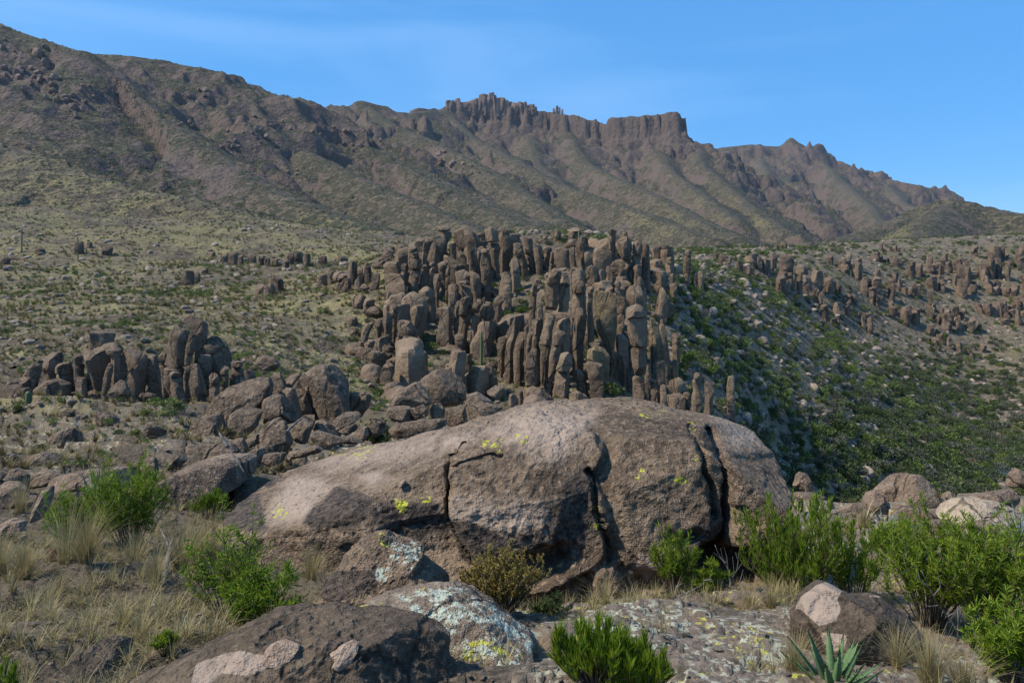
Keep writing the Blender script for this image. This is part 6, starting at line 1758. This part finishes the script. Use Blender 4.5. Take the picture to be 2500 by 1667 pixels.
tuft(1880, 1500, 7.2, .30, 160, 'dry grass at the foot of the tall feathery shrub', 23, .5)
tuft(1830, 1500, 7.3, .22, 120, 'short grass beside the bare twig bush', 24, .6)
tuft(2110, 1320, 14, .5, 40, 'yellow spiky dead rosette by the hooked rock', 25, .8, .012)
tuft(2370, 1350, 11.5, .42, 40, 'yellow spiky dead rosette below the pale cream boulder', 26, .8, .010)
tuft(120, 1330, 9.2, .3, 140, 'short straw by the slab at the left edge', 27, .5)
tuft(2480, 1440, 8.5, .3, 100, 'dry grass at the right edge by the grey rock', 28, .5)

# agaves
def agave(px, py, D, n, L, w, label, seed, mat=None, name='agave', up=.55, lift=0.0):
    r = np.random.default_rng(seed)
    base = at(px, py, D)
    base[2] = hz(base[0], base[1]) + lift
    o = empty(name, base)
    for k in range(n):
        a = k * 2.4 + r.uniform(-.15, .15)
        el = up + .85 * (k / n) + r.uniform(-.1, .1)
        ln = L * r.uniform(.8, 1.05) * (1 - .12 * k / n)
        d = np.array([math.cos(a) * math.cos(el), math.sin(a) * math.cos(el), math.sin(el)])
        side = np.array([-math.sin(a), math.cos(a), 0])
        nrm = np.cross(d, side)
        nrm = nrm if nrm[2] > 0 else -nrm
        V, rows = [], 11
        for i in range(rows):
            t = i / (rows - 1)
            ww = w * (.55 + 1.1 * t - 1.65 * t ** 2.2) if t < .97 else .002
            ww = max(ww, .0015)
            c = d * ln * t + np.array([0, 0, .10 * ln * t * t]) + np.array([math.cos(a), math.sin(a), 0]) * .02
            th = .028 * (1 - t * .85) * w / .05
            saw = 1.08 if i % 2 else .96
            V += [c - side * ww * saw + nrm * ww * .35, c + nrm * -.004, c + side * ww * saw + nrm * ww * .35, c - nrm * th]
        V = np.array(V)
        Q = []
        for i in range(rows - 1):
            b = i * 4
            for e in range(4):
                Q.append((b + e, b + (e + 1) % 4, b + 4 + (e + 1) % 4, b + 4 + e))
        lf = mesh_obj('leaf', V, np.array(Q), mat or L_SAGE, o)
        sp = []
        for i in range(2, rows - 1):                          # marginal teeth and the dark end spine
            for sgn, col in ((-1, 0), (1, 2)):
                c = V[i * 4 + col]
                sp.append([c - d * .004, c + d * .004, c + side * sgn * .008 + d * .003])
        tipc = V[(rows - 1) * 4]
        sp.append([tipc - side * .0025, tipc + side * .0025, tipc + d * .028])
        sp = np.array(sp)
        mesh_obj('teeth', sp.reshape(-1, 3), np.arange(len(sp) * 3).reshape(-1, 3), M_TWIG, lf)
    return tag(o, label, 'agave')
agave(2035, 1690, 4.45, 17, .34, .030, 'green spiny agave at the bottom edge in front of the angular block', 1, up=.45, lift=-.09)
agave(235, 1215, 10.4, 9, .50, .035, 'blue-green agave leaves rising behind the green shrub pair', 2, L_GREYLEAF, up=.75, lift=.16)
agave(2160, 1330, 14.0, 16, .42, .022, 'grey narrow-leaved rosette beside the hooked rock', 3, L_GREYLEAF, 'yucca', up=.2)
agave(2490, 1245, 12.5, 14, .60, .025, 'pale narrow-leaved rosette at the right edge above the cream boulder', 4, L_GREYLEAF, 'yucca', up=.2, lift=.35)

# fallen branch and dead wood
def branch(paths, label, name, cat, mat=None, m=8, wob=.10, row=None):
    P0 = at(*paths[0][0][0])
    ms = []
    for k, (pts, r0, r1) in enumerate(paths):
        C = spline([at(*p) for p in pts], 16) - P0
        ms.append(tube(C, r0, r1, m, wob, k))
    o = empty(name, P0)
    for k, (V, Q) in enumerate(ms):
        mesh_obj('limb' if k == 0 else 'side_branch', V, Q, mat or M_DEAD, o)
    return tag(o, label, cat)
f1 = lambda x, y, D: (*S('F1', x, y), D)
branch([([f1(1160, 630, 7.6), f1(1135, 720, 7.35), f1(1110, 820, 7.0), f1(1100, 930, 6.7), f1(1105, 1050, 6.4)], .021, .024),
        ([f1(1075, 1015, 6.45), f1(1090, 1080, 6.2), f1(1150, 1150, 5.95), f1(1210, 1200, 5.8), f1(1260, 1245, 5.7)], .017, .006),
        ([f1(1140, 660, 7.5), f1(1160, 610, 7.6), f1(1175, 580, 7.7)], .016, .006), ([f1(1150, 680, 7.45), f1(1120, 600, 7.6), f1(1080, 520, 7.8)], .010, .004)],
       'weathered grey fallen branch lying in the dry grass', 'fallen_branch', 'branch')
branch([([f1(1040, 1040, 6.2), f1(1050, 1120, 6.0), f1(1060, 1220, 5.8)], .018, .030), ([f1(1060, 1100, 6.0), f1(1150, 1180, 5.8)], .02, .012)],
       'split grey stump beside the fallen branch', 'dead_stump', 'stump', wob=.3)
branch([([f1(820, 1235, 5.75), f1(900, 1260, 5.65), f1(1040, 1275, 5.6)], .008, .006)], 'thin grey stick lying before the dark rock hump', 'stick', 'stick')
f5 = lambda x, y, D: (*S('F5', x, y), D)
tw = [([f5(885, 1580, 7.9), f5(890, 1450, 7.95), f5(870, 1360, 7.95), f5(800, 1270, 8.0), f5(770, 1190, 8.0)], .010, .003)]
for a in ([(890, 1460), (940, 1380), (955, 1240)], [(870, 1360), (860, 1280), (840, 1210)], [(885, 1500), (920, 1430), (905, 1280)], [(930, 1400), (975, 1330)], [(820, 1300), (760, 1250)], [(880, 1420), (790, 1400), (765, 1310)],
          [(890, 1520), (960, 1480), (985, 1380)], [(860, 1330), (825, 1280), (815, 1215)], [(945, 1300), (925, 1250)], [(870, 1540), (800, 1460), (790, 1430)], [(955, 1480), (1000, 1450)]):
    tw.append(([f5(x, y, 7.95) for x, y in a], .005, .0018))
branch(tw, 'bare grey twig bush in the dark hollow under the huge boulder', 'dead_bush', 'dead bush', m=4, wob=0)
f6 = lambda x, y, D: (*S('F6', x, y), D)
branch([([f6(1590, 510, 7.0), f6(1640, 550, 6.95), f6(1760, 560, 6.95), f6(1890, 570, 7.0)], .010, .005)] + [([f6(x, y, 7.0) for x, y in a], .007, .003) for a in
        ([(1600, 520), (1700, 540), (1800, 480), (1880, 410)], [(1560, 340), (1600, 330), (1680, 290), (1770, 240)], [(1540, 330), (1560, 390), (1610, 420)], [(1560, 340), (1570, 260), (1620, 230)], [(1780, 210), (1830, 200), (1860, 215)],
         [(1590, 540), (1720, 570), (1830, 600)], [(1680, 460), (1690, 400), (1720, 370)], [(1700, 545), (1800, 520), (1900, 525)])],
       'tangle of bleached dead sticks in front of the green shrub by the huge boulder', 'dead_sticks', 'dead wood', m=5, wob=.05)
f7 = lambda x, y, D: (*S('F7', x, y), D)
branch([([f7(1640, 1220, 6.6), f7(1645, 1050, 6.6), f7(1640, 940, 6.6)], .010, .004)] + [([f7(x, y, 6.55) for x, y in a], .006, .002) for a in
        ([(1640, 1150), (1560, 1020), (1480, 930), (1420, 820), (1340, 640)], [(1480, 930), (1400, 940), (1300, 900)], [(1440, 850), (1500, 780), (1480, 690)], [(1560, 1020), (1620, 980)], [(1400, 780), (1330, 720), (1310, 650)], [(1860, 1210), (1960, 1190), (2060, 1165)], [(1870, 1210), (1900, 1150), (1970, 1100)])],
       'grey dead twigs poking out of the large green shrub', 'dead_twigs', 'dead wood', m=4, wob=0)
c1 = lambda x, y, D: (*S('C1', x, y), D)
branch([([c1(2130, 1480, 11.6), c1(2060, 1360, 11.7), c1(1990, 1260, 11.8), c1(1915, 1140, 11.9)], .013, .010), ([c1(1985, 1250, 11.8), c1(1940, 1180, 11.85), c1(1908, 1130, 11.9)], .028, .014)],
       'pale dried flower stalk leaning in front of the boulder pile', 'flower_stalk', 'stalk', wob=.2)
c2 = lambda x, y, D: (*S('C2', x, y), D)
branch([([c2(1130, 1365, 13), c2(1150, 1290, 13), c2(1165, 1225, 13)], .009, .006)], 'short pale dry stalk behind the left flank of the huge boulder', 'flower_stalk', 'stalk', m=5, wob=0)
branch([([c2(1190, 1100, 18), c2(1260, 1030, 18.1), c2(1330, 975, 18.2)], .03, .02)], 'grey dead log lodged in the boulder pile', 'dead_log', 'log', m=6)

# a pool of the creek down in the valley
wt = NT('creek_water')
wt.b.inputs['Roughness'].default_value = .08
wt.b.inputs['Specular IOR Level'].default_value = .5
M_WATER = wt.done((.02, .03, .035), wt.bump(wt.noise(wt.coords(False), 1.5, 2), .15, .05))
g = ray_ground(2436, 1152, 90, 260, 900)
a_ = np.linspace(0, 2 * math.pi, 28, endpoint=False)
rr = 1 + .22 * np.sin(2 * a_ + 1) + .12 * np.sin(5 * a_)
Vw = np.stack([3.4 * rr * np.cos(a_), 5.0 * rr * np.sin(a_), 0 * a_], 1)
zc = max(hz(g[0] + v[0] * .7, g[1] + v[1] * .7) for v in Vw) + .05
tag(mesh_obj('creek_water', np.concatenate([Vw, [[0, 0, 0]]]), np.array([(28, k, (k + 1) % 28) for k in range(28)]), M_WATER, None, (g[0], g[1], zc)), kind='structure')

# saguaros
M_CACTUS = leaf_mat('cactus_skin', ((.065, .095, .045), (.080, .115, .055), (.10, .135, .07)), 0.0, .8)
def saguaro(px, pt, pb, D, label, group=None, w=None):
    b = at(px, pb, D)
    h = (pb - pt) / F * D
    g = hz(b[0], D)
    w = w or h * .055
    zb = min(g - .1, b[2])
    H = b[2] + h - zb
    m, rows = 24, 14
    th = np.linspace(0, 2 * math.pi, m, endpoint=False)
    rr = w * (1 + .13 * np.cos(12 * th))
    rings = []
    for t in np.linspace(0, 1, rows):
        t = 1 - (1 - t) ** 1.6
        f = (1 - max(0, (t - .88) / .12) ** 2 * .96) ** .5 * (.88 + .12 * math.sin(math.pi * min(1, t * 1.1)))
        rings.append(np.stack([rr * f * np.cos(th), rr * f * np.sin(th), np.full(m, H * t)], 1))
    V, Q = rings_to_mesh(rings)
    return tag(mesh_obj('saguaro', V, Q, M_CACTUS, None, (b[0], D, zb)), label, 'cactus', group)
saguaro(*S('C1', 247, 766), S('C1', 0, 955)[1], 36, 'single green saguaro column in front of the left outcrop', w=.12)
saguaro(*S('C4', 1593, 340), S('C4', 0, 575)[1], 79, 'small pale saguaro among the central pillars', w=.12)
saguaro(*S('C5', 785, 90), S('C5', 0, 195)[1], 119, 'thin saguaro on the crest of the central cluster', w=.14)
saguaro(*S('A1', 100, 1048), S('A1', 0, 1100)[1], 200, 'lone saguaro on the grassy slope near the left edge')
saguaro(*S('A1', 357, 1080), S('A1', 0, 1115)[1], 190, 'saguaro rising behind a small outcrop on the grassy slope')
for x, yt, yb in ((1110, 290, 345), (2052, 395, 440), (1683, 508, 556), (2310, 240, 300), (1715, 590, 640), (2190, 650, 690), (1380, 560, 600), (560, 480, 530), (1165, 590, 625)):
    px, pt = S('C7', x, yt)
    g = ray_ground(px, S('C7', 0, yb)[1], 130, 435)
    saguaro(px, pt, S('C7', 0, yb)[1], g[1], 'slim saguaro on the stony spur across the valley', 'saguaros across the valley')

# loose stones and litter at the foot of the rocks
PB = [('F6', 920, 460, 22), ('F6', 860, 510, 34), ('F6', 1075, 550, 50), ('F6', 580, 558, 30), ('F6', 1245, 540, 24), ('F6', 1320, 630, 26), ('F6', 1250, 645, 20), ('F6', 1490, 660, 28), ('F6', 70, 850, 60), ('F6', 220, 850, 44), ('F6', 370, 890, 30), ('F6', 430, 880, 24),
      ('F6', 480, 885, 30), ('F6', 510, 900, 28), ('F6', 570, 890, 30), ('F6', 640, 885, 40), ('F6', 300, 885, 18), ('F6', 1160, 575, 24), ('F6', 1215, 515, 40), ('F6', 1290, 510, 30), ('F6', 1340, 605, 46), ('F6', 1140, 620, 24), ('F6', 400, 490, 30), ('F6', 490, 450, 30), ('F6', 1900, 620, 30), ('F6', 1770, 820, 40), ('F6', 1890, 740, 70),
      ('F1', 600, 1250, 30), ('F1', 760, 1210, 60), ('F1', 970, 1200, 30), ('F1', 230, 1180, 40), ('F1', 420, 1210, 36), ('F1', 130, 510, 60), ('F1', 60, 545, 60), ('F1', 160, 590, 50), ('F1', 330, 1180, 30), ('F1', 500, 1200, 26), ('F1', 860, 1220, 24), ('F1', 690, 1190, 24), ('F1', 1340, 1110, 50), ('F1', 1250, 1110, 40), ('F1', 560, 1140, 20), ('F1', 930, 1010, 40), ('F7', 60, 1190, 40), ('F7', 150, 1340, 40)]
for k, (cr, x, y, sz) in enumerate(PB):
    px, py = S(cr, x, y)
    g = ray_ground(px, py, 3.2, 14, 500)
    s_ = sz * CROPS[cr][2] * g[1] / F * .62
    o = put('stone', RKM[k % 10][0], (g[0], g[1], g[2] + s_ * .12), (s_, s_, s_ * .55), k * 1.7, None, 'stone', 'loose stones near the path', (.1, .1 * (k % 3)))
    in_row('loose on the nearest ground', px, o, 'flat pale stone' if sz > 38 else 'small pale stone')
def near_cover(n, seed, D0, D1, pf):
    r = np.random.default_rng(seed)
    px, D = r.uniform(-100, 2600, n), np.exp(r.uniform(math.log(D0), math.log(D1), n))
    x = (px - PX0) / F * D
    k = r.random(n) < pf(px, D, fbm(xy1(x, D, 1 / 1.3, 2.0), 3))
    x, D = x[k], D[k]
    return np.stack([x, D, height(x, D)], 1), r
P, r = near_cover(11000, 5, 3.6, 26, lambda px, D, nz: np.clip(.45 + 1.5 * nz, 0, 1))
s_ = r.uniform(.008, .035, len(P)) * np.clip(P[:, 1] / 7, .8, 2.2)
scatter('gravel', P, np.stack([s_, s_, s_ * .6], 1), r.uniform(-.3, 6, (len(P), 3)) * np.array([.05, .05, 1]), r.integers(0, 6, len(P)), STONE_O, 'gravel and chips of rock on the ground')
TUFT_N = [proto_obj('short_grass_source', *tuft_mesh(180 + k, 30, .20, .8, .0022, 3), L_HAY) for k in range(3)] + [proto_obj('moss_source', *bush_mesh(190, 130, .10, .10, 9, .35), leaf_mat('moss', ((.040, .036, .010), (.075, .065, .018), (.12, .10, .03)), .1, .5))]
P, r = near_cover(8000, 6, 4.2, 30, lambda px, D, nz: np.clip((1 - sstep(560, 760, px)) * (.75 + nz) + sstep(1250, 1350, px) * (D > 7) * (D < 9) * .8 + .04, 0, 1))
s_ = r.uniform(.5, 1.3, len(P))
pk = np.where(r.random(len(P)) < .35, 3, r.integers(0, 3, len(P)))
s_ = np.where(pk == 3, s_ * .16, s_)
scatter('ground_litter', P, np.stack([s_, s_, s_ * .9], 1), r.uniform(0, 6, (len(P), 3)) * np.array([.02, .02, 1]), pk, TUFT_N, 'short dry grass, straw litter and moss on the soil')
# small shrubs on the slabs at left
for k, (x, y, sz) in enumerate([(1330, 720, 150), (835, 800, 80), (555, 870, 100), (690, 850, 70), (410, 880, 100), (1040, 880, 110), (140, 950, 140), (1340, 920, 150), (1400, 980, 150), (1270, 970, 130), (1480, 900, 150), (1560, 960, 150), (450, 1050, 100), (160, 1100, 90), (230, 1095, 70), (790, 1110, 90), (930, 1080, 90), (1030, 1140, 120), (910, 1190, 70),
                                (1180, 1180, 110), (1290, 1240, 80), (870, 1310, 90), (980, 1370, 80), (340, 1260, 110), (40, 950, 80), (1420, 1120, 90), (1580, 1120, 90), (1250, 1030, 60), (1070, 1060, 50), (1500, 1000, 120), (190, 1440, 80), (700, 1410, 120), (570, 1420, 90), (2080, 500, 110), (2150, 470, 90), (1270, 700, 90)]):
    px, py = S('C1', x, y)
    g = ray_ground(px, py, 11, 70, 500)
    s_ = sz * .2806 * g[1] / F * 1.05
    o = put('slab_shrub', BUSH[(0, 1, 2, 0, 1, 4)[k % 6]], g - np.array([0, 0, .04]), (s_, s_, s_ * .9), k * 1.3, None, 'shrub', 'small shrubs on the left slabs')
    in_row('on the slabs before the saguaro outcrop', px, o, 'bushy green shrub' if sz > 115 else 'small green shrub')
# ------------------------------------------------------------------ thin air between here and the mountains
hm = bpy.data.materials.new('haze')
hm.use_nodes = True
hm.node_tree.nodes.clear()
ho = hm.node_tree.nodes.new('ShaderNodeOutputMaterial')
hv = hm.node_tree.nodes.new('ShaderNodeVolumePrincipled')
hv.inputs['Color'].default_value = (.72, .84, 1.0, 1)
hv.inputs['Density'].default_value = 2.4e-5
hv.inputs['Anisotropy'].default_value = .2
hm.node_tree.links.new(hv.outputs[0], ho.inputs['Volume'])
zs = []
for s_ in (ground, slopes, hills, mountain, plain):
    v = np.empty(len(s_.data.vertices) * 3, np.float32)
    s_.data.vertices.foreach_get('co', v)
    zs += [v[2::3].min(), v[2::3].max()]
X, Y0, Y1, Z0, Z1 = 26000, -60, 24500, float(min(zs)) - 1, float(max(zs)) + 45
print('haze box', Z0, Z1)
V = np.array([(x, y, z) for z in (Z0, Z1) for y in (Y0, Y1) for x in (-X, X)], float)
Q = np.array([(0, 2, 3, 1), (4, 5, 7, 6), (0, 1, 5, 4), (2, 6, 7, 3), (0, 4, 6, 2), (1, 3, 7, 5)])
tag(mesh_obj('haze', V, Q, hm, smooth=False), kind='stuff')
sc.cycles.volume_bounces = 0

write_row_labels()
